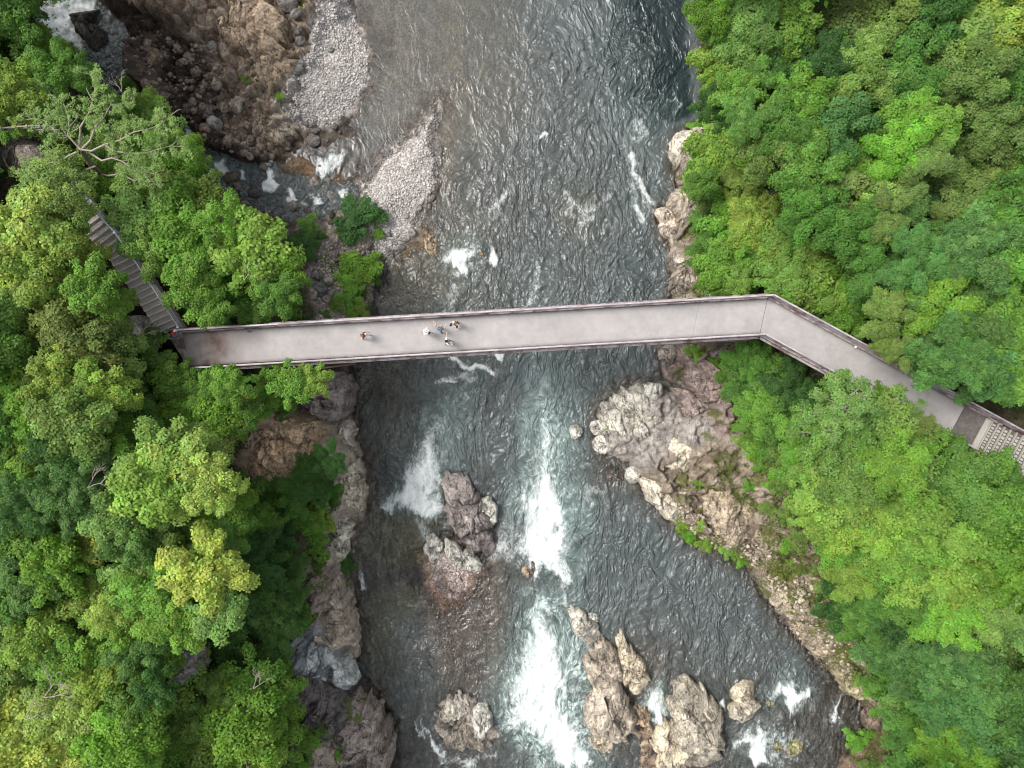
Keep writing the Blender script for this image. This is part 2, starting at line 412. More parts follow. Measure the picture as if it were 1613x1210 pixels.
# ------------------------------------------------------------------ terrain
RIVER = [(540,-420),(540,-60),(548,0),(575,40),(588,90),(583,130),(562,170),(548,205),(522,220),(480,222),(474,238),(498,262),(512,284),(540,280),(565,296),(585,268),(612,240),(640,215),
 (668,182),(693,158),(689,200),(686,250),(684,290),(672,325),(655,352),(668,362),(664,385),(640,392),(618,405),(600,425),(592,450),(580,490),(572,520),(550,575),(545,620),(548,655),
 (562,690),(577,735),(583,772),(574,802),(558,822),(552,850),(549,880),(555,910),(560,960),(566,1010),(560,1052),(580,1085),(600,1110),
 (613,1150),(622,1185),(612,1230),(600,1600),(1400,1600),(1330,1260),(1322,1210),(1345,1165),(1388,1132),(1360,1108),(1318,1076),
 (1280,1030),(1232,975),(1196,925),(1178,896),(1130,868),(1090,850),(1058,825),(1030,790),(1004,762),(985,728),(952,716),(938,690),
 (944,650),(960,622),(985,607),(1020,603),(1050,612),(1082,632),(1075,612),(1050,595),(1043,560),(1050,520),(1057,475),(1060,440),(1061,400),(1052,370),(1037,340),(1050,322),(1072,300),
 (1065,270),(1062,240),(1068,215),(1096,206),(1112,190),(1111,120),(1106,60),(1100,0),(1098,-60),(1100,-420)]
HP = [(290,545,10.4),(400,545,9.0),(480,545,5.5),(525,590,3.5),(200,430,12.4),(100,300,14.8),(40,237,16),(0,160,15),(0,50,13),(60,60,12),(100,150,11),(140,200,13),(200,260,12),(240,330,11),
 (0,400,17),(0,600,17),(0,900,18),(0,1200,18),(-150,600,22),(200,700,13),(200,900,13),(200,1100,13),(350,650,9),(350,900,9),(350,1150,9),
 (440,710,6.5),(460,850,5.5),(480,950,4.5),(470,1080,5),(430,1180,7),(560,1160,2.8),(520,1030,3.5),(520,1120,4),(535,770,1.3),(530,850,1.1),(520,640,4.5),
 (400,430,6),(450,440,4),(340,350,6),(290,260,6),(230,200,7),(520,450,1.8),(560,470,1.1),(500,410,1.6),
 (330,20,4.5),(430,100,2.6),(380,40,3.6),(450,20,2.6),(520,80,.9),(540,130,.7),(500,160,.9),(560,60,.4),(430,180,1.9),(370,190,2.3),
 (300,120,3.2),(270,80,3.4),(240,30,4.0),(300,-60,7),(480,-60,3),(160,100,3.2),(200,170,3.2),(300,215,2.1),(350,260,1.3),(420,270,.9),(450,320,.5),(400,320,.8),
 (460,232,.6),(500,296,.4),(545,290,.3),(520,350,.8),(570,350,.8),(640,280,.55),(660,210,.35),(620,350,.6),(600,390,.6),(540,400,1.0),
 (1200,500,5.5),(1150,450,5),(1100,420,3.6),(1080,460,2.6),(1090,240,2.4),(1085,330,1.8),(1130,100,5),(1140,200,5),(1250,300,8),(1250,100,9),
 (1400,100,12),(1600,100,16),(1600,400,15),(1400,400,11),(1560,660,10.6),(1450,600,9.8),(1330,560,8.5),(1613,700,10.8),(1700,720,12),(1120,600,3.2),(1170,650,4.6),
 (1250,650,6.5),(1000,640,1.5),(1050,680,2.2),(1080,740,2.5),(1150,740,3.6),(1120,810,2.2),(1180,850,2.2),(1250,820,4.2),(1250,900,2.6),(1300,950,3.2),
 (1350,1050,2.6),(1400,1000,5.5),(1450,850,9),(1600,900,14),(1600,1200,13),(1450,1150,6),(1400,1100,3),(1370,1190,2),(1500,1000,9),(1300,740,7),(1330,870,5.5),(1270,700,6.5)]
DP = [(490,236,.06),(510,250,.1),(530,240,.15),(705,895,-.22),(718,915,-.22),(708,935,-.16),(722,890,-.2),(690,905,-.1),(650,80,.22),(600,60,.15),(620,200,.25),(700,150,.3),(700,60,.35),(780,150,.55),(780,40,.6),(880,150,1.2),(880,20,1.6),(1000,100,2.6),(1080,100,4.6),(1060,20,4.4),(1092,180,4.6),(1050,130,3.6),(1045,440,3.0),(1040,400,2.6),(1020,560,2.8),(900,250,1.2),(1000,250,1.5),(720,300,.45),
 (800,400,1.0),(900,400,1.2),(910,330,.6),(1020,420,2.2),(640,450,.45),(600,540,.5),(700,440,.45),(720,600,1.2),(870,650,2.2),(1000,560,2),(600,700,.9),(590,620,.5),
 (760,700,1.6),(860,800,2.4),(1000,850,2.2),(1150,950,2.0),(1250,1050,1.4),(710,930,.04),(715,980,.12),(730,1040,.22),(760,960,.3),(640,1000,1.1),(600,1010,.5),(590,860,.5),(640,830,.3),
 (660,1080,1.0),(735,1130,.15),(790,1100,.8),(860,1000,1.5),(950,900,2.2),(820,930,.7),(1230,1160,.35),(1300,1120,.4),(960,740,.5),(550,240,.15),(1000,1180,.5),(830,1190,.6),(1000,1060,.3),(1100,1190,.4)]
BOT = (CX, CY)
rv_w = [P(x, y)[:2] for x, y in RIVER]
hp_w = [P(x, y, z) for x, y, z in HP]
dp_w = [P(x, y)[:2] + (d,) for x, y, d in DP]
STREAM = [(40,-90,5.6,46),(80,-20,4.6,56),(106,22,3.9,52),(160,76,3.5,50),(192,140,3.3,26),(228,165,3.0,17),(262,187,2.7,14),(296,215,2.2,13),(320,245,1.75,15),(352,268,1.3,26),
          (400,290,1.0,34),(450,312,.55,36),(500,318,.3,26),(548,306,.12,16)]
def stream_eval(x, y):
    """distance from the stream centreline (in half widths) and its surface height"""
    best = np.full(x.shape, 1e9); z = np.zeros(x.shape)
    pts = [P(a, b, c)[:2] + (c, wd*(HC-c)/FPX) for a, b, c, wd in STREAM]
    for (x1, y1, z1, w1), (x2, y2, z2, w2) in zip(pts[:-1], pts[1:]):
        ex, ey = x2-x1, y2-y1; tt = np.clip(((x-x1)*ex+(y-y1)*ey)/(ex*ex+ey*ey), 0, 1)
        d = np.hypot(x-x1-ex*tt, y-y1-ey*tt)/(w1+(w2-w1)*tt)
        nw = d < best; best = np.where(nw, d, best); z = np.where(nw, z1+(z2-z1)*tt, z)
    return best, z
ROUGH = [  # (polygon, roughness)
 ([(135,-40),(510,-40),(500,60),(470,130),(480,200),(510,230),(440,270),(380,260),(340,230),(290,200),(250,130),(200,60)], 1.0),
 ([(1050,200),(1120,200),(1120,480),(1040,480),(1040,320)], 1.0),
 ([(1040,540),(1200,560),(1230,700),(1120,690),(1060,620)], .9),
 ([(930,600),(1060,600),(1130,700),(1000,770),(930,710)], .55),
 ([(1000,740),(1130,700),(1310,760),(1330,900),(1250,940),(1180,890),(1050,820)], 1.0),
 ([(1180,890),(1300,900),(1430,1050),(1420,1130),(1370,1110),(1240,990)], 1.0),
 ([(480,600),(600,600),(600,900),(500,900)], .45),
 ([(430,890),(580,890),(640,1230),(420,1230)], 1.0),
 ([(370,640),(510,650),(500,740),(420,790),(380,730)], .6)]
def base_height(x, y):
    sdr = poly_sd(x, y, rv_w)                      # + inside the river
    hb = idw(x, y, hp_w, 3.2)
    dist = np.maximum(-sdr, 0)
    wd = np.where(hb < 1.2, 3.0, 1.6 + .12*hb)
    up = hb*sstep(0, 1, dist/wd)**.8 + .02
    dd = idw(x, y, dp_w, 3.0)
    dn = -dd*sstep(0, 1, np.maximum(sdr, 0)/2.2)**.9 - .0
    h = np.where(sdr > 0, dn, up)
    far = np.maximum(np.hypot(x, y) - 62, 0)
    h = h + np.where(sdr > 0, 0, np.minimum(far*.35, 70))
    return h, sdr
def rough_mask(px, py):
    r = np.zeros(px.shape)
    for poly, v in ROUGH: r = np.maximum(r, v*np.clip(.5+poly_sd(px, py, poly)/26, 0, 1))
    return r
def height(x, y):
    wx = x + .35*perlin(x*.5, y*.5, 91) + .18*perlin(x*1.6, y*1.6, 92)
    wy = y + .35*perlin(x*.5, y*.5, 93) + .18*perlin(x*1.6, y*1.6, 94)
    h, sdr = base_height(wx, wy)
    px, py = to_px(x, y, h)
    rm = rough_mask(px, py)
    ca, sa = math.cos(.6), math.sin(.6)
    u = (x*ca + y*sa); v = (-x*sa + y*ca)
    u = u + .3*perlin(x, y, 5); v = v + .3*perlin(x, y, 6)
    a1, a2, p1 = worley(u*.45, v*.8, 11); b1, b2, p2 = worley(u*1.15, v*1.7, 21); f1, f2, p3 = worley(u*2.6, v*2.9, 31)
    land = sstep(-.15, .35, h)
    rr = (p1*.95 + p2*.75 + p3*.36 - .30*np.exp(-((a2-a1)/.07)**2) - .16*np.exp(-((b2-b1)/.10)**2))*rm*land*np.clip(h*1.2+.2, .1, 1)
    fl = fbm(x*.35, y*.35, 3, 4)*.55*land*(1-rm)*np.clip(h*.5, .03, 1) + fbm(x*2.2, y*2.2, 8, 3)*.05
    bed = (1-land)*(fbm(x*.7, y*.7, 44, 4)*.13)
    h = h + rr + fl + bed
    # gorge stream carves its channel
    sd_, sz = stream_eval(x, y)
    wob = sd_ + .22*perlin(x*.9, y*.9, 61)
    k = sstep(1.25, .85, wob)
    h = h*(1-k) + (sz - .28 + .10*fbm(x*1.5, y*1.5, 71, 3))*k
    return h, sdr, rm

def axis(lo, a, b, hi, fine, coarse):
    return np.concatenate([np.arange(lo, a, coarse), np.arange(a, b, fine), np.arange(b, hi+coarse, coarse)])
xs = axis(-60, -38, 34, 60, .135, .34); ys = axis(-48, -36, 36, 48, .135, .34)
GX, GY = np.meshgrid(xs, ys)
GH, GS, GR = height(GX, GY)
nx, ny = len(xs), len(ys)
def ground_z(x, y):
    i = np.clip(np.searchsorted(xs, x)-1, 0, nx-2); j = np.clip(np.searchsorted(ys, y)-1, 0, ny-2)
    tx = np.clip((x-xs[i])/(xs[i+1]-xs[i]), 0, 1); ty = np.clip((y-ys[j])/(ys[j+1]-ys[j]), 0, 1)
    return (GH[j, i]*(1-tx)+GH[j, i+1]*tx)*(1-ty) + (GH[j+1, i]*(1-tx)+GH[j+1, i+1]*tx)*ty

GPX, GPY = to_px(GX, GY, GH)
ZONES = [ # polygon, colour a, colour b, pebble, wet, feather
 ([(150,-40),(520,-40),(500,60),(470,130),(490,200),(520,230),(440,270),(380,260),(340,230),(290,200),(230,130),(180,60)], (.24,.17,.12), (.50,.41,.32), .0, 0, 14),
 ([(140,-20),(220,-10),(262,40),(330,85),(345,180),(335,262),(300,240),(220,180),(150,130)], (.085,.06,.045), (.17,.125,.095), .3, .5, 16),
 ([(290,200),(380,235),(470,250),(520,230),(560,240),(575,300),(545,340),(500,350),(470,400),(400,370),(330,300)], (.075,.062,.055), (.16,.125,.10), .4, .6, 16),
 ([(420,180),(440,250),(530,230),(570,250),(550,285),(490,290),(440,265)], (.27,.17,.09), (.34,.25,.16), .0, .2, 14),
 ([(480,340),(570,300),(650,330),(660,370),(610,430),(585,500),(540,520),(500,500),(480,430)], (.27,.22,.19), (.38,.33,.295), .8, 0, 14),
 ([(500,-40),(545,-20),(590,90),(583,130),(560,172),(525,200),(455,200),(430,170),(455,125),(490,70)], (.42,.38,.35), (.54,.50,.465), 1, 0, 10),
 ([(566,280),(600,245),(645,208),(697,150),(690,290),(665,345),(620,405),(590,400),(575,350)], (.42,.38,.35), (.55,.51,.475), 1, 0, 8),
 ([(1040,195),(1130,200),(1130,490),(1040,490),(1030,330)], (.24,.19,.155), (.47,.40,.33), .1, 0, 12),
 ([(1025,325),(1052,322),(1068,370),(1050,380)], (.46,.38,.32), (.52,.45,.38), 0, 0, 8),
 ([(1030,535),(1215,560),(1240,700),(1120,700),(1060,625)], (.25,.185,.16), (.40,.32,.285), .1, 0, 16),
 ([(925,595),(1070,595),(1120,660),(1130,740),(1000,775),(925,720)], (.33,.295,.265), (.50,.455,.41), .0, 0, 14),
 ([(1000,745),(1130,690),(1310,760),(1330,900),(1250,940),(1180,890),(1050,820)], (.21,.16,.115), (.43,.36,.28), .35, 0, 16),
 ([(1170,880),(1300,890),(1430,1050),(1420,1130),(1370,1110),(1240,990)], (.17,.13,.08), (.38,.33,.25), .7, 0, 16),
 ([(1310,1140),(1480,1110),(1500,1240),(1300,1240)], (.13,.10,.06), (.25,.18,.13), .4, 0, 18),
 ([(495,650),(560,660),(595,760),(560,910),(505,905),(510,800)], (.46,.38,.30), (.60,.52,.43), .1, 0, 12),
 ([(375,655),(440,645),(510,660),(500,735),(430,790),(375,730)], (.40,.27,.18), (.54,.40,.29), .3, 0, 18),
 ([(450,890),(580,890),(590,1040),(500,1020),(460,950)], (.33,.255,.215), (.50,.41,.35), .0, 0, 12),
 ([(425,990),(500,980),(575,1050),(570,1085),(480,1075),(420,1040)], (.30,.32,.33), (.42,.44,.45), .0, 0, 10),
 ([(420,1065),(580,1070),(640,1180),(630,1240),(420,1240)], (.075,.06,.06), (.27,.215,.20), .0, 0, 16),
 ([(-40,218),(75,214),(90,262),(-40,262)], (.19,.155,.135), (.26,.22,.19), 1, 0, 4),
 ([(190,490),(230,500),(230,560),(200,560)], (.22,.20,.19), (.34,.31,.29), .1, 0, 10)]
BEDS = [
 ([(672,880),(705,868),(742,900),(745,930),(720,950),(690,940)], (.42,.35,.31), (.55,.48,.43)),
 ([(570,-40),(760,-40),(750,200),(720,260),(640,230),(580,180)], (.20,.165,.13), (.29,.25,.21)),
 ([(690,-40),(900,-40),(860,200),(720,260),(700,180)], (.22,.17,.12), (.36,.29,.20)),
 ([(690,180),(715,200),(712,330),(690,330),(684,260)], (.30,.22,.15), (.33,.26,.19)),
 ([(860,290),(960,310),(950,390),(890,390)], (.26,.24,.12), (.38,.35,.19)),
 ([(560,560),(640,560),(640,700),(590,720),(560,650)], (.17,.11,.035), (.27,.19,.07)),
 ([(570,810),(690,810),(680,870),(600,900),(560,870)], (.28,.24,.11), (.40,.36,.20)),
 ([(570,930),(650,930),(650,1060),(590,1080),(575,1000)], (.20,.19,.07), (.30,.28,.12)),
 ([(670,880),(790,880),(800,1080),(720,1120),(680,1050)], (.27,.185,.145), (.36,.26,.20)),
 ([(660,350),(800,330),(790,430),(720,470),(610,500),(600,430)], (.26,.20,.12), (.36,.29,.17)),
 ([(720,550),(800,550),(790,585),(730,585)], (.34,.25,.09), (.42,.32,.14)),
 ([(960,1000),(1040,1010),(1040,1110),(980,1110)], (.27,.19,.15), (.36,.26,.2)),
 ([(1180,1080),(1350,1080),(1340,1220),(1180,1220)], (.10,.07,.045), (.18,.12,.08)),
 ([(1060,880),(1075,880),(1075,910),(1060,910)], (.30,.19,.14), (.30,.19,.14))]
jx = GPX + 9*fbm(GX*.6, GY*.6, 201, 4); jy = GPY + 9*fbm(GX*.6, GY*.6, 211, 4)
na = np.clip(.5 + .8*fbm(GX*.9, GY*.9, 221, 5, .65), 0, 1)[..., None]
col = np.array([.060, .046, .030])*(1-na) + np.array([.105, .085, .050])*na
peb = np.full(GX.shape, .35); wet = np.zeros(GX.shape)
ub = (GS > -1.2)
bc = np.array([.135, .115, .095])*(1-na) + np.array([.21, .18, .15])*na
kb = np.clip(.5 + (GS+.2)/1.0, 0, 1)[..., None]
col = col*(1-kb) + bc*kb; peb = np.maximum(peb, kb[..., 0]*.9)
for poly, a, b in BEDS:
    k = (np.clip(.5+poly_sd(jx, jy, poly)/30, 0, 1)*(GS > -.5))[..., None]
    col = col*(1-k) + (np.array(a)*(1-na)+np.array(b)*na)*k
for poly, a, b, pb_, wt, fe in ZONES:
    sdz = poly_sd(jx, jy, poly)
    k = np.clip(.5+sdz/fe, 0, 1)*np.clip(1-(GS-.3)/.8, 0, 1)
    k3 = k[..., None]
    col = col*(1-k3) + (np.array(a)*(1-na)+np.array(b)*na)*k3
    peb = peb*(1-k)+pb_*k; wet = wet*(1-k)+wt*k
# moss and low green growing on the rocks
mossz = [([(1180,870),(1290,900),(1300,960),(1240,960)], .15), ([(1000,760),(1330,700),(1450,1100),(1370,1120),(1180,910),(1050,840)], -.12),
         ([(1330,1030),(1420,1060),(1400,1130)], .3), ([(400,0),(480,0),(480,180),(380,180)], -.28), ([(1040,540),(1230,560),(1240,700),(1100,690)], -.2),
         ([(450,1080),(600,1090),(600,1210),(430,1210)], -.12), ([(500,340),(620,340),(600,520),(500,520)], -.25), ([(1050,200),(1120,200),(1120,480),(1050,480)], -.12)]
mn = fbm(GX*.8, GY*.8, 301, 5, .6)
for poly, th in mossz:
    k = (np.clip((mn + th)*5, 0, 1)*np.clip(.5+poly_sd(jx, jy, poly)/20, 0, 1)*(GS < -.1))[..., None]*.85
    col = col*(1-k) + (np.array([.075, .085, .018])*(1-na)+np.array([.16, .165, .035])*na)*k
# damp band along the shore
wet = np.maximum(wet, sstep(.28, .03, GH + .1*na[..., 0])*(GS > -3)*sstep(-.25, -.05, GH)); wet = wet*sstep(-.3, -.1, GH)
sd_, sz_ = stream_eval(GX, GY); wet = np.maximum(wet, sstep(1.7, 1.1, sd_)*.85)
idx = np.arange(nx*ny).reshape(ny, nx)
quads = np.stack([idx[:-1, :-1], idx[:-1, 1:], idx[1:, 1:], idx[1:, :-1]], -1).reshape(-1, 4)
g = mesh_np('ground', np.stack([GX, GY, GH], -1).reshape(-1, 3), quads, M['ground'], smooth=False)
vattr(g.data, 'Col', col.reshape(-1, 3), 'FLOAT_COLOR'); vattr(g.data, 'pebble', peb); vattr(g.data, 'wet', wet)
tag(g, kind='structure')
# the valley beyond, coarse, out to the horizon
fx = np.concatenate([np.linspace(-900, -60, 40), np.linspace(-55, 55, 12), np.linspace(60, 900, 40)])
FX, FY = np.meshgrid(fx, fx)
FH, FS, _ = height(FX, FY)
inner = (np.abs(FX) < 59) & (np.abs(FY) < 47); FH = np.where(inner, -6, FH-.3)
ii = np.arange(FX.size).reshape(FX.shape)
q = np.stack([ii[:-1, :-1], ii[:-1, 1:], ii[1:, 1:], ii[1:, :-1]], -1).reshape(-1, 4)
hl = mesh_np('hills', np.stack([FX, FY, FH], -1).reshape(-1, 3), q, M['ground'])
vattr(hl.data, 'Col', np.where((FS > 0)[..., None], [.08, .09, .08], [.05, .075, .03]).reshape(-1, 3), 'FLOAT_COLOR')
tag(hl, kind='structure')

# ------------------------------------------------------------------ water
FOAM = [ # polygon, strength at bottom, at top (the foam thins out downstream, towards the top), feather
 ([(803,850),(812,810),(826,775),(846,735),(872,750),(884,800),(898,850),(903,905),(897,948),(887,918),(862,905),(838,918),(826,893),(812,872)], .98, .62, 18),
 ([(784,1140),(805,1100),(820,1060),(832,1000),(846,930),(862,935),(872,1000),(886,1060),(898,1110),(918,1160),(938,1215),(885,1215),(858,1178),(835,1158),(815,1152),(800,1168)], .98, .5, 20),
 ([(596,802),(610,772),(630,742),(650,708),(672,672),(700,650),(703,690),(697,735),(692,765),(696,800),(692,828),(680,838),(666,818),(640,812),(615,806)], 1.0, .40, 22),
 ([(688,402),(712,396),(733,376),(748,388),(750,408),(738,438),(722,422)], 1.1, .75, 9),
 ([(768,386),(778,388),(790,410),(780,426),(770,414)], 1.1, .7, 7),
 ([(700,470),(713,440),(727,446),(716,482),(703,502)], .62, .55, 9),
 ([(775,852),(795,834),(816,848),(806,878),(785,892)], .78, .6, 10),
 ([(657,1105),(668,1095),(672,1140),(690,1165),(712,1185),(705,1194),(676,1175),(660,1145)], .95, .75, 10),
 ([(715,1192),(755,1186),(790,1178),(785,1190),(740,1203),(715,1202)], .75, .75, 9),
 ([(1008,1102),(1034,1072),(1046,1078),(1048,1110),(1043,1156),(1028,1132)], 1.1, .7, 10),
 ([(1203,1092),(1225,1080),(1240,1046),(1256,1070),(1276,1088),(1278,1106),(1256,1100),(1246,1124),(1230,1110)], 1.1, .6, 10),
 ([(1326,1082),(1338,1092),(1324,1116),(1308,1146),(1298,1132)], 1.0, .7, 9),
 ([(1138,1146),(1160,1160),(1195,1128),(1220,1140),(1206,1170),(1216,1206),(1186,1214),(1170,1182),(1150,1178)], 1.0, .72, 10),
 ([(1128,1108),(1139,1093),(1144,1124)], 1.0, .8, 6),
 ([(776,553),(794,553),(790,568),(780,568)], 1.1, 1.1, 5),
 ([(470,225),(483,222),(492,240),(515,238),(545,224),(562,222),(556,240),(530,262),(510,282),(494,272),(492,252),(474,243)], .84, .66, 9),
 ([(560,282),(574,286),(588,292),(584,306),(566,300)], .85, .7, 6),
 ([(832,680),(862,668),(888,760),(898,835),(816,835),(820,765)], .95, .48, 26), ([(838,590),(866,590),(880,690),(880,740),(830,740),(832,660)], .55, .38, 24),
 ([(640,700),(702,610),(726,640),(708,700),(702,770),(612,796)], .95, .42, 26),
 ([(812,1010),(842,890),(868,892),(892,1000),(912,1095),(790,1105)], .92, .42, 28),
 ([(1180,1060),(1245,1020),(1300,1070),(1290,1130),(1190,1120)], .50, .25, 22), ([(1130,1130),(1220,1100),(1300,1160),(1250,1215),(1140,1200)], .52, .42, 22),
 ([(1280,1090),(1345,1080),(1330,1150),(1290,1160)], .5, .4, 16), ([(730,370),(760,360),(770,400),(740,440),(705,500),(690,470),(690,410)], .6, .4, 20),
 ([(760,800),(830,790),(830,900),(770,900)], .58, .4, 18), ([(860,905),(905,905),(905,965),(880,960)], .6, .6, 12), ([(1000,1090),(1040,1050),(1060,1080),(1040,1160)], .6, .5, 12),
 ([(900,1100),(960,1120),(985,1180),(960,1215),(900,1180)], .5, .38, 20), ([(640,1080),(690,1100),(720,1190),(790,1180),(800,1215),(690,1215)], .55, .4, 18),
 ([(880,300),(965,300),(960,350),(900,360)], .5, .44, 16), ([(765,300),(810,300),(800,345),(765,350)], .5, .44, 14), ([(985,230),(1010,235),(1035,320),(1020,355),(992,300)], .52, .46, 12),
 ([(700,560),(790,560),(800,600),(690,610)], .50, .45, 16), ([(820,400),(860,400),(850,500),(815,495)], .50, .42, 16), ([(950,60),(1080,100),(1070,220),(990,200)], .36, .36, 30),
 ([(828,885),(842,880),(846,900),(836,910)], .5, .4, 8)]
STROKE = [ # polyline, half width px, strength
 ([(892,306),(905,326),(925,336),(940,325),(958,310)], 8, 0.50), ([(898,336),(915,352),(938,345)], 8, 0.52), ([(895,318),(905,345)], 7, 0.42),
 ([(996,248),(1001,276),(1012,298),(1026,318)], 6.0, 0.67), ([(1000,323),(1013,348)], 5.2, 0.65), ([(1003,190),(1012,212),(1000,222)], 7.5, 0.52), ([(1002,155),(1010,185)], 7.5, 0.41),
 ([(776,330),(786,318),(800,306)], 7.5, 0.52), ([(775,345),(790,335)], 7.5, 0.43), ([(1055,155),(1070,165),(1062,185)],3,.5), ([(852,220),(858,214)], 4.5, 0.65),
 ([(846,415),(850,440),(836,470),(832,492)], 7.5, 0.50), ([(826,470),(846,440)], 6.0, 0.43),
 ([(712,566),(740,578),(775,587)], 5.2, 0.74), ([(688,604),(708,596),(728,588),(742,597)], 6.0, 0.53), ([(700,600),(718,602)],3,.7),
 ([(922,778),(935,770),(950,780)], 10.5, 0.47), ([(930,790),(925,780)], 9.0, 0.43), ([(567,905),(575,925)], 6.0, 0.60), ([(925,1120),(945,1175)], 6.0, 0.34),
 ([(860,590),(850,640),(855,700),(858,740)], 21.0, 0.31), ([(715,1080),(735,1060)], 12.0, 0.21), ([(690,660),(710,620),(735,600)], 15.0, 0.33), ([(805,300),(790,330),(770,390)], 10.5, 0.30),
 ([(660,820),(672,845)], 7.5, 0.52), ([(910,665),(925,660)], 6.0, 0.30), ([(1290,1130),(1340,1140)], 7.5, 0.39), ([(1010,120),(1030,160),(1050,200)], 9.0, 0.30), ([(1270,1160),(1240,1200)], 7.5, 0.30),
 ([(840,925),(848,970),(838,1030),(820,1080)], 13.5, 0.43), ([(1180,1190),(1230,1205)], 9.0, 0.39)]
AER = [([(845,600),(862,600),(876,680),(892,780),(898,900),(850,900),(828,820),(838,720)], 1.25, 26), ([(835,930),(862,925),(880,1010),(905,1110),(925,1215),(880,1210),(815,1140),(822,1040)], 1.3, 26), ([(600,795),(640,735),(685,655),(700,665),(698,830),(640,812)], 1.0, 26),
([(832,590),(872,580),(898,640),(912,720),(922,800),(912,890),(890,920),(815,880),(808,760),(822,680)], .9, 40),
       ([(765,1130),(790,1030),(825,925),(875,915),(935,970),(950,1050),(945,1130),(960,1230),(850,1230)], .95, 40),
       ([(590,800),(640,700),(690,620),(760,590),(740,680),(705,750),(700,840),(650,830)], .6, 36),
       ([(680,400),(740,360),(760,400),(745,450),(710,510),(690,500),(700,440)], .5, 24),
       ([(800,560),(880,560),(880,600),(810,610)], .35, 40), ([(1190,1100),(1245,1030),(1290,1090),(1250,1130)], .5, 24), ([(820,400),(870,400),(850,500),(810,500)], .3, 30),
       ([(970,150),(1060,150),(1050,360),(980,330)], .18, 40), ([(1150,1150),(1210,1120),(1260,1180),(1220,1230),(1170,1210)], .6, 24), ([(1000,1110),(1040,1050),(1055,1090),(1040,1150)], .8, 14)]
RIP = [(620,60,.05),(640,180,.07),(700,80,.10),(760,150,.22),(580,220,.1),(720,200,.12),(700,20,.1),(760,40,.2),(720,280,.45),(880,100,.9),(1000,80,.85),(1080,120,.22),(1060,60,.35),(1095,30,.2),(1095,185,.25),(900,250,.9),(1000,330,1.0),(780,400,.8),(620,470,.8),(900,450,.7),(1000,450,.8),
       (590,640,1.5),(620,700,1.6),(700,620,.9),(800,650,.8),(870,750,1.0),(980,700,.7),(1000,850,.8),(1100,900,.8),(1200,1000,.9),(1250,1150,1.5),(600,950,1.4),(640,1100,1.3),(720,980,.45),(780,900,.8),(850,1000,1.1),(680,850,1.0),(1300,1120,1.5),(1050,1150,1.0)]
def wgrid(x0, x1, y0, y1, st):
    return np.meshgrid(np.arange(x0, x1, st), np.arange(y0, y1, st))
def compact(mask_v, X, Y, Z, extra):
    n_y, n_x = X.shape
    fm = mask_v[:-1, :-1] & mask_v[:-1, 1:] & mask_v[1:, 1:] & mask_v[1:, :-1]
    id_ = np.arange(X.size).reshape(X.shape)
    q_ = np.stack([id_[:-1, :-1], id_[:-1, 1:], id_[1:, 1:], id_[1:, :-1]], -1)[fm]
    used, inv = np.unique(q_, return_inverse=True)
    vv = np.stack([X, Y, Z], -1).reshape(-1, 3)[used]
    return vv, inv.reshape(-1, 4), [e.reshape(-1)[used] if e.ndim == 2 else e.reshape(-1, e.shape[-1])[used] for e in extra]
def foam_at(px, py, x, y):
    jx_ = px + 11*perlin(x*.55, y*.3, 401) + 6*fbm(x*1.7, y*.9, 403, 3); jy_ = py + 14*perlin(x*.7, y*.35, 402) + 6*fbm(x*1.9, y*.8, 404, 3)
    f = np.zeros(px.shape)
    for poly, sb, st_, fe in FOAM:
        y0 = min(p[1] for p in poly); y1 = max(p[1] for p in poly)
        small = fe < 9
        ax, ay = (px+(jx_-px)*.35, py+(jy_-py)*.35) if small else (jx_, jy_)
        tb_ = np.clip((py-y0)/(y1-y0), 0, 1)
        k = sstep(-.5, .9, poly_sd(ax, ay, poly)/(fe*(1+1.8*(1-tb_)*(not small))))
        s = st_*.85 + (sb-st_*.85)*tb_**.8
        f = np.maximum(f, k*s)
    kx, ky = px+(jx_-px)*.5, py+(jy_-py)*.5
    for pts, hw, s in STROKE:
        f = np.maximum(f, s*sstep(hw*2.0, 0, line_d(kx, ky, pts)))
    a = np.zeros(px.shape)
    for poly, s, fe in AER: a = np.maximum(a, s*sstep(-1.0, 1, poly_sd(jx_+14*fbm(x*.3, y*.22, 431, 3), jy_, poly)/fe))
    return f, a
WX, WY = wgrid(-20, 36, -47, 47, .105)
WH, WS, _ = height(WX, WY)
msk = (WS > -1.6) & (WH < .35)
wpx, wpy = to_px(WX, WY, 0)
foam, aer = foam_at(wpx, wpy, WX, WY)
rip = idw(WX, WY, [P(a, b)[:2] + (c,) for a, b, c in RIP], 3)
wu = WX + .9*perlin(WX*.22, WY*.16, 501) + .3*perlin(WX*.7, WY*.5, 502); wv = WY + .9*perlin(WX*.2, WY*.2, 503)
wv1 = 1-np.abs(perlin(wu*.60, wv*.42, 505))*2; wv2 = 1-np.abs(perlin(wu*1.35+3, wv*.95, 506))*2; wv3 = perlin(wu*.4, wv*.3, 507)
shore = sstep(-.05, .25, -WH)
wv4 = 1-np.abs(perlin(wu*2.6+9, wv*1.7, 508))*2
WZ = rip*(wv1*.12 + wv2*.08 + wv3*.08 + wv4*.015)*shore + np.clip(foam, 0, 1)*(.10 + .16*fbm(WX*1.8, WY*1.2, 510, 4)) + aer*.04*wv1
deepf = sstep(1.7, 3.6, -WH)
dfac = 1-np.exp(-np.maximum(-WH, 0)*1.25)
vv, ff, ex = compact(msk, WX, WY, WZ, [dfac, foam, aer, rip, deepf, np.stack([wu, wv*.55, WX*0], -1)])
wo_ = mesh_np('river', vv, ff, M['water'], smooth=True)
for nme, e in zip(('depth', 'foam', 'aer', 'ripple', 'deep'), ex[:5]): vattr(wo_.data, nme, e)
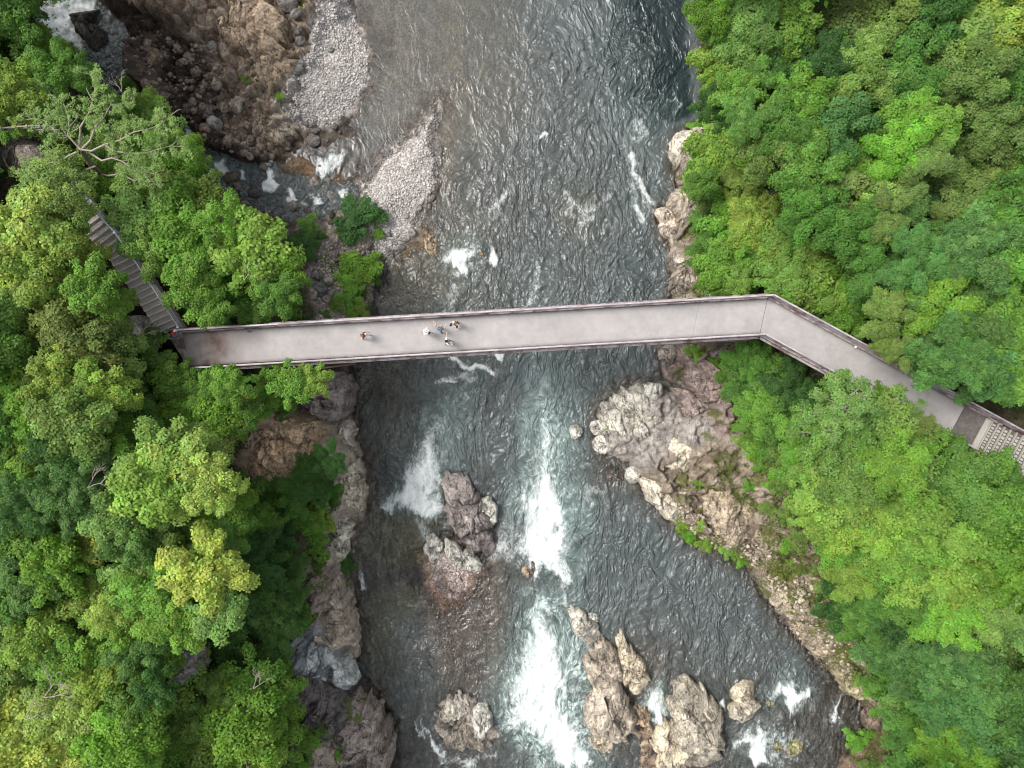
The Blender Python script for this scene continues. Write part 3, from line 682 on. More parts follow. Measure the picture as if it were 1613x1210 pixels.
vattr(wo_.data, 'flow', ex[5], 'FLOAT_VECTOR'); tag(wo_, kind='structure')
# the side stream, from the waterfall down to the river
SX, SY = wgrid(-46, -12, 13, 40, .11)
sd2, sz2 = stream_eval(SX, SY); hh2, _, _ = height(SX, SY)
ms2 = (sd2 < 1.35)
spx, spy = to_px(SX, SY, sz2)
SF = [([(338,256),(352,252),(362,266),(350,276),(340,270)], .9, 9), ([(372,262),(384,266),(392,284),(380,282)], .75, 8), ([(448,298),(462,300),(470,316),(456,318)], .8, 9), ([(488,306),(504,308),(512,322),(496,326)], .8, 8), ([(530,298),(548,298),(552,312),(536,316)], .85, 8), ([(200,150),(225,160),(236,178),(222,180),(204,166)], .7, 10),
 ([(50,-40),(150,-40),(150,20),(140,52),(112,66),(85,60),(55,30)], 1.3, 20), ([(108,40),(140,45),(132,85),(115,80)], .7, 14), ([(220,130),(236,124),(240,136),(226,140)], 1.0, 7), ([(188,150),(205,148),(218,160),(208,170),(190,166)], 1.1, 8),
      ([(290,203),(302,206),(312,226),(304,238),(294,228)], 1.15, 7), ([(398,230),(412,236),(432,244),(428,256),(412,250)], .95, 8), ([(412,252),(426,256),(432,275),(438,290),(432,304),(416,302),(410,290),(422,280),(416,266)], .98, 9),
      ([(300,250),(315,262),(308,272)], .7, 8), ([(330,275),(345,268)  ,(350,280)], .6, 8), ([(470,316),(486,320),(482,330)], .6, 8)]
fo2 = 1.0*sstep(3.72, 4.1, sz2); jx2 = spx + 5*fbm(SX*1.2, SY*1.2, 601, 3); jy2 = spy + 5*fbm(SX*1.2, SY*1.2, 602, 3)
for poly, s, fe in SF: fo2 = np.maximum(fo2, s*np.clip(.5+poly_sd(jx2, jy2, poly)/fe, 0, 1))
mist = .8*sstep(-30, 10, poly_sd(jx2, jy2, SF[0][0]))
sw = .05*(1-np.abs(perlin(SX*1.6, SY*1.6, 610))*2) + .03*perlin(SX*3, SY*3, 611)
SZ = sz2 + sw + fo2*(.12+.15*fbm(SX*1.6, SY*1.6, 612, 3))
df2 = np.clip((SZ-hh2)*1.9+.22, 0, .93)
vv, ff, ex = compact(ms2, SX, SY, SZ, [df2, fo2, mist, np.full(SX.shape, .8), np.stack([SX, SY*.8, SX*0], -1)])
wo2 = mesh_np('stream', vv, ff, M['water'], smooth=True)
for nme, e in zip(('depth', 'foam', 'aer', 'ripple'), ex[:4]): vattr(wo2.data, nme, e)
vattr(wo2.data, 'flow', ex[4], 'FLOAT_VECTOR'); tag(wo2, kind='structure')

# ------------------------------------------------------------------ rocks
def outline_rock(name, outline, zref, ztop, zbase, color, label, moss=0.0, seed=1, fr=1.0, cat='rock', group=None, pw=3.2, centre=None):
    pts = [V(x, y, zref) for x, y in outline]
    if centre: cx, cy, _ = P(centre[0], centre[1], zref)
    else: cx = sum(p.x for p in pts)/len(pts); cy = sum(p.y for p in pts)/len(pts)
    ang = [(math.atan2(p.y-cy, p.x-cx), math.hypot(p.x-cx, p.y-cy)) for p in pts]
    ang.sort(); A = np.array([a for a, _ in ang]); D = np.array([d for _, d in ang])
    sz0 = float(np.mean(D)); na_ = int(np.clip(sz0*6.28/.10, 64, 230)); nr_ = int(np.clip(sz0/.10, 14, 44))
    th = np.linspace(-math.pi, math.pi, na_, endpoint=False)
    rad = np.interp(th, A, D, period=2*math.pi)
    size = float(np.mean(D))
    rad = rad*(1 + .05*perlin(np.cos(th)*3+seed, np.sin(th)*3, seed)+.035*perlin(np.cos(th)*9+seed, np.sin(th)*9, seed+5))
    tt = np.linspace(0, 1, nr_)**.85
    ww = worley(np.cos(th)*rad*1.3+seed*5.1, np.sin(th)*rad*1.3, seed+70)[2]; rad = rad*(1+.17*ww)
    T, TH = np.meshgrid(tt, th, indexing='ij'); RR = np.tile(rad, (nr_, 1))
    x = np.cos(TH)*RR*T; y = np.sin(TH)*RR*T
    hgt = ztop - zref
    prof = (1-T**7)**.8
    s = 1.3/max(size, .5)*1.0
    an = seed*1.7; u = x*math.cos(an)+y*math.sin(an); v = -x*math.sin(an)+y*math.cos(an)
    u = u + .12*size*perlin(x*s*1.5+seed, y*s*1.5, seed+9); v = v + .12*size*perlin(x*s*1.5, y*s*1.5+seed, seed+10)
    s = max(s, .36); a1, a2, p1 = worley(u*s*.9+seed*3.1, v*s*1.7, seed+40); b1, b2, p2 = worley(u*s*2.4+seed, v*s*3.6, seed+50); _, _, p3 = worley(x*2.6+seed, y*2.6, seed+60)
    amp = min(.65, .22*size+.1)*fr
    z = zref + hgt*prof*(1 + .10*perlin(x*s+seed, y*s, seed+3)) + (p1*1.0*amp + p2*.45*amp + p3*.05*fr - .42*amp*np.exp(-((a2-a1)/.06)**2) - .14*amp*np.exp(-((b2-b1)/.08)**2))*(1-T**6)*np.clip(prof+.2, 0, 1)
    rsr = np.random.RandomState(seed); top = float(np.percentile(z[:nr_//2], 80))
    for i_ in range(7):
        ph_ = i_*2*math.pi/7 + rsr.uniform(-.4, .4); sl_ = rsr.uniform(.35, 1.0)*hgt/max(size, .3)*1.5; of_ = rsr.uniform(.15, .6)*size
        dd_ = x*math.cos(ph_)+y*math.sin(ph_)
        z = np.minimum(z, top + rsr.uniform(0, .15)*hgt + sl_*(of_-dd_) + .12*amp*p2)
    z = np.maximum(z, zref - .05 + .05*p3)
    z = np.where(T > .985, zbase, z)
    # widen the foot
    foot = np.where(T > .985, 1.0, 1.0); x = x*foot; y = y*foot
    ox, oy = cx, cy
    vv_ = np.stack([x, y, z-zbase], -1)
    vv_ = np.concatenate([[[0, 0, float(z[1].mean())-zbase]], vv_[1:].reshape(-1, 3)])
    F = []
    n_ = na_
    tri = [(0, 1+k, 1+(k+1) % n_) for k in range(n_)]
    for r_ in range(nr_-2):
        for k in range(n_):
            a = 1+r_*n_+k; b = 1+r_*n_+(k+1) % n_
            F.append((a, a+n_, b+n_)); F.append((a, b+n_, b))
    o = mesh_np(name, vv_, np.array(tri+F), M['rock'])
    fac_ = p1*.45+p2*.55+p3*.2; vattr(o.data, 'facet', np.concatenate([[float(fac_[0].mean())], fac_[1:].ravel()]))
    o.location = (ox, oy, zbase); o.color = (*color, 1-moss)
    tag(o, label, cat, group)
    return o
GREY = (.42, .385, .345); PUR = (.28, .24, .225); PALE = (.48, .455, .42); TAN = (.45, .385, .30); BRN = (.26, .195, .145); DK = (.12, .105, .10); BLU = (.40, .42, .43)
ROCKS = [
 ([(700,740),(725,738),(745,765),(762,800),(775,840),(779,868),(762,880),(735,862),(715,832),(703,790)], 0, 1.9, -1.2, (.27,.23,.225), 'long purple-grey rock splitting the rapids between the two white chutes below the bridge', .06),
 ([(752,785),(775,783),(784,805),(778,828),(762,832),(754,812)], 0, 1.0, -1, PALE, 'pale rounded boulder against the right side of the long mid-river rock', 0),
 ([(671,850),(682,838),(692,845),(694,870),(686,888),(673,876)], 0, .6, -.8, PALE, 'small pale slab at the head of the mid-river gravel spit', 0),
 ([(697,842),(712,850),(730,865),(748,872),(761,890),(756,903),(735,896),(715,885),(702,868)], 0, .8, -.8, PALE, 'long low pale rock lying along the top of the mid-river gravel spit', 0),
 ([(690,1110),(705,1095),(730,1088),(745,1095),(757,1110),(775,1128),(792,1148),(780,1170),(750,1180),(712,1180),(692,1162),(683,1132)], 0, .55, -1, (.25,.215,.19), 'low wet round rock in the river near the bottom edge, water lying on it', 0),
 ([(745,1112),(760,1103),(772,1118),(778,1135),(765,1150),(762,1168),(752,1165),(746,1145),(744,1130)], .25, 1.2, -.2, PALE, 'broken pale block standing on the low round rock near the bottom edge', 0),
 ([(700,1112),(722,1095),(738,1096),(744,1112),(735,1125),(712,1130),(700,1140),(692,1130)], .2, .95, -.2, GREY, 'grey upper ridge of the low round rock near the bottom edge', 0),
 ([(891,955),(905,952),(925,972),(945,990),(949,1005),(931,1018),(913,1002),(900,975)], 0, 1.4, -1, GREY, 'cracked grey rock at the tip of the mid-river outcrop, just below the big white chute', 0),
 ([(924,965),(934,964),(945,978),(938,983),(928,975)], 0, .35, -.6, PALE, 'tiny flat pale rock right of the cracked grey outcrop tip', 0),
 ([(942,1000),(956,1003),(968,1020),(977,1045),(976,1075),(960,1085),(932,1075),(918,1050),(920,1028),(936,1018)], 0, 1.5, -1, (.38,.32,.27), 'tan mossy upper block of the mid-river outcrop', .08),
 ([(915,1118),(925,1090),(945,1070),(972,1062),(986,1085),(992,1110),(1000,1145),(986,1162),(962,1166),(940,1152),(920,1132)], 0, 2.1, -1, (.40,.34,.29), 'big domed tan rock with dark moss at the lower end of the mid-river outcrop', .12),
 ([(970,990),(981,987),(986,1010),(1000,1030),(1018,1055),(1024,1085),(1008,1098),(990,1085),(978,1050),(971,1018)], 0, 1.1, -1, TAN, 'narrow tan rock finger along the right side of the mid-river outcrop', .05),
 ([(922,1148),(945,1160),(968,1172),(960,1182),(932,1170)], 0, .4, -.6, TAN, 'low wet ledge at the foot of the domed tan rock', 0),
 ([(990,1098),(1008,1105),(1022,1135),(1030,1160),(1012,1165),(998,1140)], -.1, .35, -.8, BRN, 'low brown wet ledge left of the small triangular fall', 0),
 ([(1058,1078),(1070,1064),(1088,1066),(1108,1082),(1128,1110),(1137,1145),(1132,1180),(1136,1230),(1085,1235),(1068,1180),(1056,1130)], 0, 2.3, -1, (.38,.335,.28), 'large pale mossy rock on the bottom edge, right of the triangular fall', .1),
 ([(1044,1128),(1058,1130),(1066,1160),(1078,1200),(1084,1235),(1045,1235),(1035,1185)], 0, 1.0, -1, TAN, 'lower tan shoulder on the left of the large bottom-edge rock', .03),
 ([(1012,1165),(1035,1160),(1050,1180),(1045,1215),(1015,1225),(1008,1190)], -.05, .3, -1, (.24,.18,.14), 'flat wet brown shelf on the bottom edge between rocks', 0),
 ([(1149,1085),(1163,1074),(1182,1069),(1188,1084),(1182,1100),(1162,1102),(1150,1097)], 0, 1.1, -1, TAN, 'upper half of the split tan rock, with a green tuft in the split', .06),
 ([(1146,1112),(1163,1102),(1185,1097),(1198,1106),(1192,1119),(1157,1132),(1146,1124)], 0, 1.0, -1, (.38,.335,.28), 'lower half of the split tan rock with a green tuft between its halves', .08),
 ([(1238,1172),(1250,1163),(1264,1165),(1262,1180),(1247,1190),(1238,1184)], 0, .6, -.6, (.27,.25,.15), 'small mossy green rock in the dark rapids by the bottom right bank', .3),
 ([(1218,1168),(1230,1163),(1232,1180),(1222,1184)], -.05, .25, -.6, (.2,.18,.1), 'smaller mossy rock left of the mossy green rock in the dark rapids', .3),
 ([(1207,1098),(1218,1100),(1216,1112),(1206,1110)], -.05, .3, -.6, (.22,.2,.12), 'little mossy rock between the two right-hand falls', .25),
 ([(666,360),(676,358),(684,375),(692,395),(688,412),(676,400),(668,382)], -.05, .3, -.6, (.34,.27,.19), 'tan wet ledge at the edge of the river beside the gravel spit tip', 0),
 ([(752,378),(764,380),(770,400),(766,416),(757,408)], -.1, .12, -.6, (.28,.225,.16), 'brown submerged rock between two small white chutes above the bridge', 0),
 ([(824,888),(834,880),(842,900),(836,918),(828,910)], -.05, .3, -.6, (.22,.17,.135), 'little brown rock at the lower lip of the big white chute', 0),
 # right outcrop
 ([(898,672),(908,668),(917,676),(915,688),(905,692),(898,684)], 0, .8, -.8, PALE, 'lone pale boulder in the water left of the right-bank outcrop', 0),
 ([(930,664),(946,660),(955,672),(948,686),(934,684)], 0, .8, -.6, PALE, 'small pale rock on the outcrop edge, just right of the lone boulder', 0),
 ([(934,692),(952,686),(962,698),(956,714),(940,712)], 0, .9, -.6, PALE, 'pale rock on the left edge of the right-bank outcrop', 0),
 ([(945,640),(962,620),(985,606),(1010,603),(1034,612),(1046,630),(1058,655),(1056,690),(1040,715),(1018,735),(996,728),(978,718),(960,700),(948,672)], .2, 2.3, -.8, (.40,.37,.335), 'big pale grey fractured rock at the upper left of the right-bank outcrop', .07),
 ([(1014,606),(1030,602),(1043,612),(1040,628),(1022,630)], 1.2, 2.1, .2, PALE, 'pale cobble-like block on the top edge of the right-bank outcrop', 0),
 ([(1046,692),(1075,686),(1100,700),(1106,720),(1090,738),(1058,742),(1040,726)], 1.8, 2.9, 1.0, (.52,.46,.37), 'flat cream-coloured rock top in the middle of the right-bank outcrop', .04),
 ([(988,738),(1000,734),(1006,750),(1000,764),(990,758)], 0, .9, -.4, PALE, 'small oval pale boulder at the water below the fractured outcrop rock', 0),
 ([(955,735),(975,730),(984,748),(972,768),(958,758)], -.2, .16, -.8, PUR, 'dark wet rock barely awash left of the oval pale boulder', 0),
 ([(1006,748),(1035,732),(1068,752),(1100,790),(1090,835),(1062,826),(1034,795),(1012,775)], .2, 2.2, -.6, (.46,.405,.34), 'tan lower left shoulder of the right-bank outcrop beside the water', .1),
 ([(1100,752),(1150,750),(1190,780),(1205,830),(1180,862),(1140,850),(1105,815)], 1.2, 3.3, .2, (.36,.29,.225), 'rough brown hump on the lower outcrop', .13),
 ([(1060,612),(1090,618),(1125,640),(1150,668),(1140,680),(1100,668),(1070,640)], 1.2, 2.9, -.2, (.26,.205,.19), 'reddish grey ledge leaning over the narrow wet gap behind the outcrop', .08),
 ([(1088,560),(1130,580),(1172,620),(1186,660),(1160,664),(1120,634),(1084,600)], 2.6, 4.4, 1.2, (.25,.19,.175), 'reddish cliff rock under the bend of the bridge', .12),
 ([(1042,545),(1056,542),(1060,566),(1050,580),(1042,570)], .3, 1.4, -.6, PUR, 'small dark rock at the waterline right below the bridge', 0),
 # right bank above the bridge
 ([(1064,216),(1082,206),(1104,206),(1108,240),(1096,272),(1076,280),(1064,262)], .4, 2.3, -.6, (.50,.43,.37), 'pale pink rock at the right bank where the dark pool ends', .14),
 ([(1030,334),(1046,326),(1060,342),(1070,372),(1064,400),(1052,378),(1040,352)], .1, 1.3, -.6, (.48,.40,.345), 'smooth pale pink ledge jutting from the right bank', 0),
 ([(1062,300),(1088,292),(1100,320),(1096,360),(1076,372),(1066,345)], .8, 3.2, 0, (.40,.335,.28), 'steep grey-brown rock behind the pink ledge', .1),
 ([(1062,385),(1090,370),(1102,400),(1098,450),(1086,476),(1064,470),(1060,430)], .6, 2.8, -.3, (.30,.25,.215), 'dark cliff rock on the right bank just above the bridge', .06),
 # left bank below the bridge
 ([(470,622),(505,604),(540,588),(553,606),(551,636),(535,660),(505,664),(478,654)], 2.6, 5.2, -.6, (.24,.20,.195), 'dark purple boulder overhanging the river just under the left part of the bridge', .05),
 ([(540,655),(556,690),(560,702),(548,700),(530,672),(520,662)], .5, 2.0, -.6, (.48,.43,.39), 'thin pale rim of rock below the dark purple boulder', 0),
 ([(506,668),(530,672),(550,700),(566,735),(577,765),(576,795),(562,812),(545,800),(528,775),(514,735)], .4, 2.0, -.6, (.54,.465,.38), 'smooth pale tan rock shelf on the left bank beside the left rapids', 0),
 ([(514,798),(545,802),(556,820),(552,848),(548,872),(532,888),(518,872),(511,835)], .3, 1.5, -.6, (.54,.49,.42), 'lower pale rock shelf narrowing down the left bank', 0),
 ([(474,908),(498,896),(524,902),(545,930),(557,960),(562,1000),(560,1030),(545,1036),(522,1012),(495,985),(478,945)], 1.0, 4.2, -.8, (.40,.33,.28), 'tall pinkish brown rock buttress at the left waterline', .07),
 ([(520,1010),(545,1038),(562,1048),(562,1062),(548,1062),(525,1042)], .5, 2.2, -.6, (.50,.48,.47), 'pale rim at the foot of the pinkish buttress', 0),
 ([(432,1003),(462,992),(500,1000),(532,1030),(556,1058),(560,1078),(535,1078),(498,1058),(455,1035)], 2.4, 4.0, 1.0, (.46,.475,.48), 'blue-grey tilted rock slab above the left waterline', .04),
 ([(440,1060),(480,1050),(520,1075),(552,1110),(540,1150),(500,1160),(460,1120)], 3.2, 5.6, 1.0, (.14,.12,.12), 'black stained rock below the blue-grey slab', .06),
 ([(545,1075),(585,1095),(608,1125),(620,1165),(612,1200),(590,1230),(550,1235),(535,1170),(530,1110)], .8, 4.4, -.8, (.29,.24,.22), 'big purple-brown headland rock at the bottom left of the river', .14),
 ([(425,1165),(480,1150),(520,1170),(530,1230),(430,1240)], 4.2, 5.8, 2.0, (.28,.22,.195), 'pinkish rock on the bottom edge among shrubs', .14),
 ([(385,700),(410,672),(450,655),(490,662),(504,680),(492,722),(462,762),(430,774),(402,752),(382,724)], 5.0, 7.2, 3.0, (.60,.43,.30), 'bare orange-brown rock slab among the trees left of the river', .02),
 ([(424,815),(440,812),(452,822),(446,836),(430,836)], 5.0, 6.2, 4.0, (.36,.29,.25), 'small pinkish boulder half hidden in shrubs on the left slope', 0),
 ([(0,760),(15,735),(40,725),(52,735),(25,770),(5,790)], 15.5, 17.0, 14, (.25,.225,.215), 'grey rock showing between trees at the left edge of the frame', .05),
 ([(265,1040),(290,1015),(315,1035),(310,1065),(275,1065)], 12.4, 14.2, 11, (.24,.215,.21), 'grey rock face in a gap between the lower left trees', .04),
 ([(192,505),(215,495),(232,520),(225,560),(203,565),(190,540)], 12.8, 14.0, 11.5, (.36,.335,.315), 'pale broken rock in the gap just left of the stairway foot', .05),
 ([(120,-20),(150,45),(168,50),(172,70),(160,88),(140,70),(128,50),(118,20)], 3.2, 4.6, 2.5, (.05,.045,.04), 'black wet boulder in the plunge pool under the waterfall', 0),
 # lower right bank
 ([(1200,905),(1225,902),(1262,935),(1270,965),(1245,968),(1215,935)], .3, 1.6, -.4, (.40,.34,.265), 'cracked tan rock face where the right bank turns below the outcrop', .12),
 ([(1250,975),(1280,965),(1320,1000),(1330,1035),(1300,1035),(1268,1005)], .5, 2.0, -.4, (.33,.27,.205), 'brown mossy rock face halfway down the lower right bank', .16),
 ([(1300,1040),(1335,1030),(1372,1065),(1385,1100),(1355,1098),(1320,1068)], .5, 1.9, -.4, (.28,.24,.16), 'green-stained rock face low on the right bank', .2),
 ([(1290,950),(1330,945),(1375,985),(1385,1030),(1350,1020),(1310,985)], 2.0, 4.0, 1.0, (.30,.225,.17), 'reddish brown rock above the lower right bank, below the dark trees', .12),
 ([(1362,1112),(1392,1118),(1400,1138),(1378,1148),(1356,1135)], .3, 1.2, -.3, (.17,.13,.105), 'dark brown rock at the foot of the lower right bank', .08),
 # top-left outcrop
 ([(290,-20),(350,-25),(420,0),(452,40),(440,95),(400,90),(350,50),(300,20)], 2.9, 4.3, 1.0, (.34,.255,.19), 'layered brown rock crest at the top edge left of the upper gravel bar', .06),
 ([(355,60),(400,50),(450,70),(470,110),(440,150),(400,140),(370,100)], 1.6, 2.9, .2, (.31,.235,.175), 'brown ledge with green tufts between the jumble and the upper gravel bar', .09),
 ([(380,150),(430,135),(470,160),(475,200),(440,230),(400,215),(378,185)], .9, 2.0, 0, (.39,.33,.27), 'pale tan ledge right of the boulder jumble', .05),
 ([(195,-30),(255,-30),(300,5),(290,32),(240,25),(205,5)], 4.0, 6.0, 2.0, (.19,.14,.105), 'dark dripping rock wall beside the waterfall', .05),
 ([(455,-20),(500,-20),(505,20),(490,60),(470,40),(455,15)], .9, 2.0, 0, (.38,.31,.25), 'tan rock rim at the left side of the upper gravel bar', .05),
]
for i, (ol, zr, zt, zb, c, lb, ms) in enumerate(ROCKS):
    outline_rock('rock', ol, zr, zt, zb, c, lb, moss=ms, seed=i*7+3)

def boulder_mesh(seed):
    import bmesh
    bm = bmesh.new(); bmesh.ops.create_icosphere(bm, subdivisions=3, radius=1)
    r_ = np.random.RandomState(seed)
    pl = [(Vector(r_.normal(size=3)).normalized(), .72+.25*r_.rand()) for _ in range(9)]
    for v in bm.verts:
        p = v.co.copy()
        for n_, d_ in pl:
            e_ = p.dot(n_) - d_
            if e_ > 0: p -= n_*e_*.85
        p *= 1+.05*float(perlin(np.array([p.x*2+seed]), np.array([p.y*2+p.z*1.7]), seed)[0])
        v.co = Vector((p.x, p.y, p.z*.72))
    me = bpy.data.meshes.new('boulder'); bm.to_mesh(me); bm.free()
    me.polygons.foreach_set('use_smooth', [True]*len(me.polygons)); me.materials.append(M['rock'])
    return me
BM_ = [boulder_mesh(s) for s in range(7)]
def boulder(px, py, rpx, color, label, group=None, asp=None, rot=None, sink=.25, cat='boulder'):
    z = 1.0
    for _ in range(4):
        x, y, _z = P(px, py, z); z = float(ground_z(x, y))
    r_ = rpx*(HC-z)/FPX
    o = link(bpy.data.objects.new('boulder', random.choice(BM_)))
    o.location = (x, y, z + r_*.72*(1-2*sink)*.6); a = asp or random.uniform(.7, .95)
    o.scale = (r_, r_*a, r_*random.uniform(.75, 1.0)); o.rotation_euler = (random.uniform(-.15, .15), random.uniform(-.15, .15), random.uniform(0, 6.28) if rot is None else rot)
    o.color = (*color, 1.0)
    tag(o, label, cat, group); return o
NAMED = [(455,6,17,(.17,.155,.15),'dark grey boulder on the top edge beside a bright green tuft'),(470,27,11,(.17,.155,.15),'dark boulder just below the one on the top edge'),
 (469,48,8,(.15,.13,.125),'small dark boulder, second down the row at the left rim of the upper gravel bar'),(474,64,9,(.18,.16,.155),'dark boulder, third down the row at the left rim of the upper gravel bar'),
 (472,114,12,(.22,.21,.21),'blue-grey boulder at the left rim of the upper gravel bar'),(522,80,6,(.22,.22,.22),'small grey stone lying alone on the upper gravel bar'),
 (335,73,9,(.26,.25,.25),'grey boulder in the upper part of the wet jumble'),(241,90,16,(.24,.17,.11),'brown egg-shaped boulder at the edge of the plunge pool'),
 (260,56,6,(.46,.40,.33),'small pale stone standing out right of the plunge pool'),(326,174,15,(.20,.165,.15),'large round grey-brown boulder in the middle of the jumble'),
 (309,177,8,(.22,.18,.15),'boulder touching the left side of the large round one'),(326,204,12,(.25,.18,.145),'reddish boulder just below the large round one'),
 (375,170,13,(.19,.165,.155),'long dark boulder on the right side of the jumble'),(345,200,13,(.24,.22,.22),'flat grey slab right of the reddish boulder'),
 (297,184,5,(.28,.23,.19),'small tan boulder at the left of the jumble'),(495,222,12,(.22,.20,.20),'round grey boulder left of the spreading white cascade'),
 (495,206,7,(.24,.22,.21),'small grey boulder above the round one by the cascade'),(380,237,9,(.27,.21,.17),'pale brown boulder above the twin falls'),
 (394,247,8,(.22,.175,.15),'brown boulder left of the upper twin fall'),(366,283,16,(.10,.08,.065),'long black wet boulder in the dark pool left of the falls'),
 (365,301,11,(.12,.105,.10),'grey wet boulder below the long black one'),(403,305,13,(.085,.07,.065),'dark boulder at the foot of the twin falls'),
 (415,263,8,(.14,.125,.12),'dark rock between the two branches of the twin falls'),(495,288,10,(.26,.235,.225),'grey boulder below the spreading white cascade'),
 (509,296,7,(.24,.215,.205),'boulder beside the one below the cascade'),(517,285,6,(.21,.19,.18),'dark boulder at the lower lip of the cascade'),
 (522,310,10,(.22,.20,.19),'grey boulder above the round green bush'),(464,325,11,(.17,.15,.14),'dark boulder on the lower left side of the stream mouth'),
 (443,331,8,(.18,.16,.15),'boulder left of the dark one at the stream mouth'),(317,221,9,(.19,.135,.07),'amber wet boulder right of the narrow chute'),
 (695,350,8,(.27,.25,.25),'lone grey boulder in the shallows off the gravel spit'),(682,312,6,(.26,.23,.21),'boulder on the waterline of the gravel spit'),
 (676,326,5,(.25,.22,.2),'small boulder just below on the spit waterline'),(649,366,8,(.33,.30,.29),'pale grey boulder at the foot of the gravel spit'),
 (639,377,6,(.31,.28,.27),'boulder next to it at the foot of the spit'),(633,388,7,(.27,.24,.23),'grey boulder lowest at the foot of the spit'),
 (610,366,8,(.33,.30,.30),'light grey boulder right of the round green bush'),(504,457,15,(.13,.12,.12),'big dark grey boulder on the left shore above the bridge'),
 (499,432,10,(.20,.18,.18),'grey boulder above the big dark one'),(527,405,10,(.25,.215,.20),'grey-brown boulder among the shore stones'),(545,293,5,(.3,.28,.27),'small grey stone at the stream mouth')]
for px_, py_, r_, c_, lb in NAMED: boulder(px_, py_, r_, c_, lb)
SCAT = [ # polygon, count, rmin, rmax, colour lo, hi, label, group
 ([(195,70),(250,50),(340,90),(380,160),(400,230),(340,230),(295,190),(240,150),(200,120)], 88, 3.5, 11.5, (.11,.08,.065), (.29,.23,.19), 'wet brown boulder in the tumbled heap beside the plunge pool', 'boulders of the wet jumble'),
 ([(340,215),(470,215),(480,260),(400,240)], 18, 3, 7.5, (.14,.11,.09), (.28,.23,.19), 'brown boulder along the ledge above the twin falls', 'boulders above the twin falls'),
 ([(325,290),(480,300),(560,300),(560,335),(470,385),(400,345)], 34, 3.5, 11, (.06,.05,.045), (.19,.16,.145), 'dark wet boulder around the lower pool of the side stream', 'dark boulders of the lower pool'),
 ([(478,270),(560,285),(590,300),(530,330),(490,330)], 18, 3, 7, (.17,.15,.14), (.33,.29,.27), 'grey boulder at the mouth of the side stream', 'boulders at the stream mouth'),
 ([(480,370),(530,350),(600,400),(575,480),(530,500),(490,470)], 30, 3.5, 10.5, (.20,.17,.16), (.38,.33,.30), 'grey boulder on the stony left shore above the bridge', 'boulders of the left shore'),
 ([(590,330),(690,290),(680,335),(640,400),(600,400),(585,370)], 20, 2.5, 6, (.28,.25,.24), (.46,.42,.39), 'pale cobble at the foot of the gravel spit', 'cobbles of the gravel spit'),
 ([(478,195),(520,195),(560,215),(500,235),(470,215)], 10, 3, 7, (.18,.15,.14), (.30,.26,.24), 'boulder between the upper gravel bar and the cascade', 'boulders below the upper gravel bar'),
 ([(1195,905),(1250,930),(1320,1010),(1390,1100),(1350,1085),(1270,1010),(1210,950)], 34, 2.5, 8, (.27,.21,.15), (.56,.50,.41), 'pale tan stone on the right bank below the outcrop', 'stones of the lower right bank'),
 ([(1060,780),(1180,840),(1200,890),(1130,865),(1070,830)], 10, 2, 5, (.35,.30,.25), (.58,.53,.47), 'pale rubble stone at the lower edge of the outcrop', 'rubble stones on the outcrop'),
 ([(1330,1090),(1420,1120),(1400,1180),(1340,1170)], 8, 3, 7, (.12,.08,.055), (.36,.30,.25), 'brown stone at the foot of the bottom right bank', 'stones at the bottom right bank'),
 ([(400,700),(480,690),(470,750),(420,770)], 6, 2, 5, (.28,.2,.14), (.44,.32,.23), 'loose orange-brown stone on the bare slab', 'stones on the bare slab'),
]
BL = [('the plunge pool', 200, 100), ('the brown egg-shaped boulder', 241, 90), ('the grey upper jumble boulder', 335, 73), ('the large round boulder', 326, 174), ('the flat grey slab', 345, 200), ('the long dark jumble boulder', 375, 170),
      ('the amber boulder', 317, 221), ('the twin falls', 422, 265), ('the long black boulder', 366, 283), ('the boulder at the falls foot', 403, 305), ('the spreading cascade', 520, 245), ('the round green bush', 565, 345),
      ('the big dark shore boulder', 504, 457), ('the vivid shore bushes', 560, 450), ('the gravel spit foot', 640, 370), ('the gravel spit', 640, 290), ('the brown ledge', 410, 100), ('the tan ledge', 430, 180), ('the moss patch', 1250, 930),
      ('the outcrop hump', 1150, 810), ('the lower bank bend', 1300, 1010), ('the bank foot', 1370, 1110), ('the pale stone bank', 1215, 910), ('the bare orange slab', 440, 720), ('the stream mouth', 540, 295), ('the dark lower pool', 470, 360)]
def relpos(px, py, L_):
    b = min(L_, key=lambda l: (l[1]-px)**2+(l[2]-py)**2); dx, dy = px-b[1], py-b[2]
    v = 'above' if dy < 0 else 'below'; h_ = 'right of' if dx > 0 else 'left of'
    if abs(dx) > 2.2*abs(dy): return f'{h_} {b[0]}'
    if abs(dy) > 2.2*abs(dx): return f'{v} {b[0]}'
    return f'{v} and {h_} {b[0]}'
ORD = ['first', 'second', 'third', 'fourth', 'fifth', 'sixth', 'seventh', 'eighth', 'ninth', 'tenth', 'eleventh', 'twelfth']
def spread_labels(lst):
    """lst of (base, px, py, object): tells apart things that share a base label by their order"""
    by = {}
    for t_ in lst: by.setdefault(t_[0], []).append(t_)
    for base, ts in by.items():
        if len(ts) == 1: ts[0][3]['label'] = base; continue
        hz = (max(t_[1] for t_ in ts)-min(t_[1] for t_ in ts)) >= (max(t_[2] for t_ in ts)-min(t_[2] for t_ in ts))
        ts.sort(key=lambda t_: t_[1] if hz else t_[2])
        e1, e2 = ('leftmost', 'rightmost') if hz else ('uppermost', 'lowest')
        for k, t_ in enumerate(ts):
            t_[3]['label'] = base + ', ' + (e1 if k == 0 else e2 if k == len(ts)-1 else (ORD[k]+(' from left' if hz else ' from top')))
BLIST = []
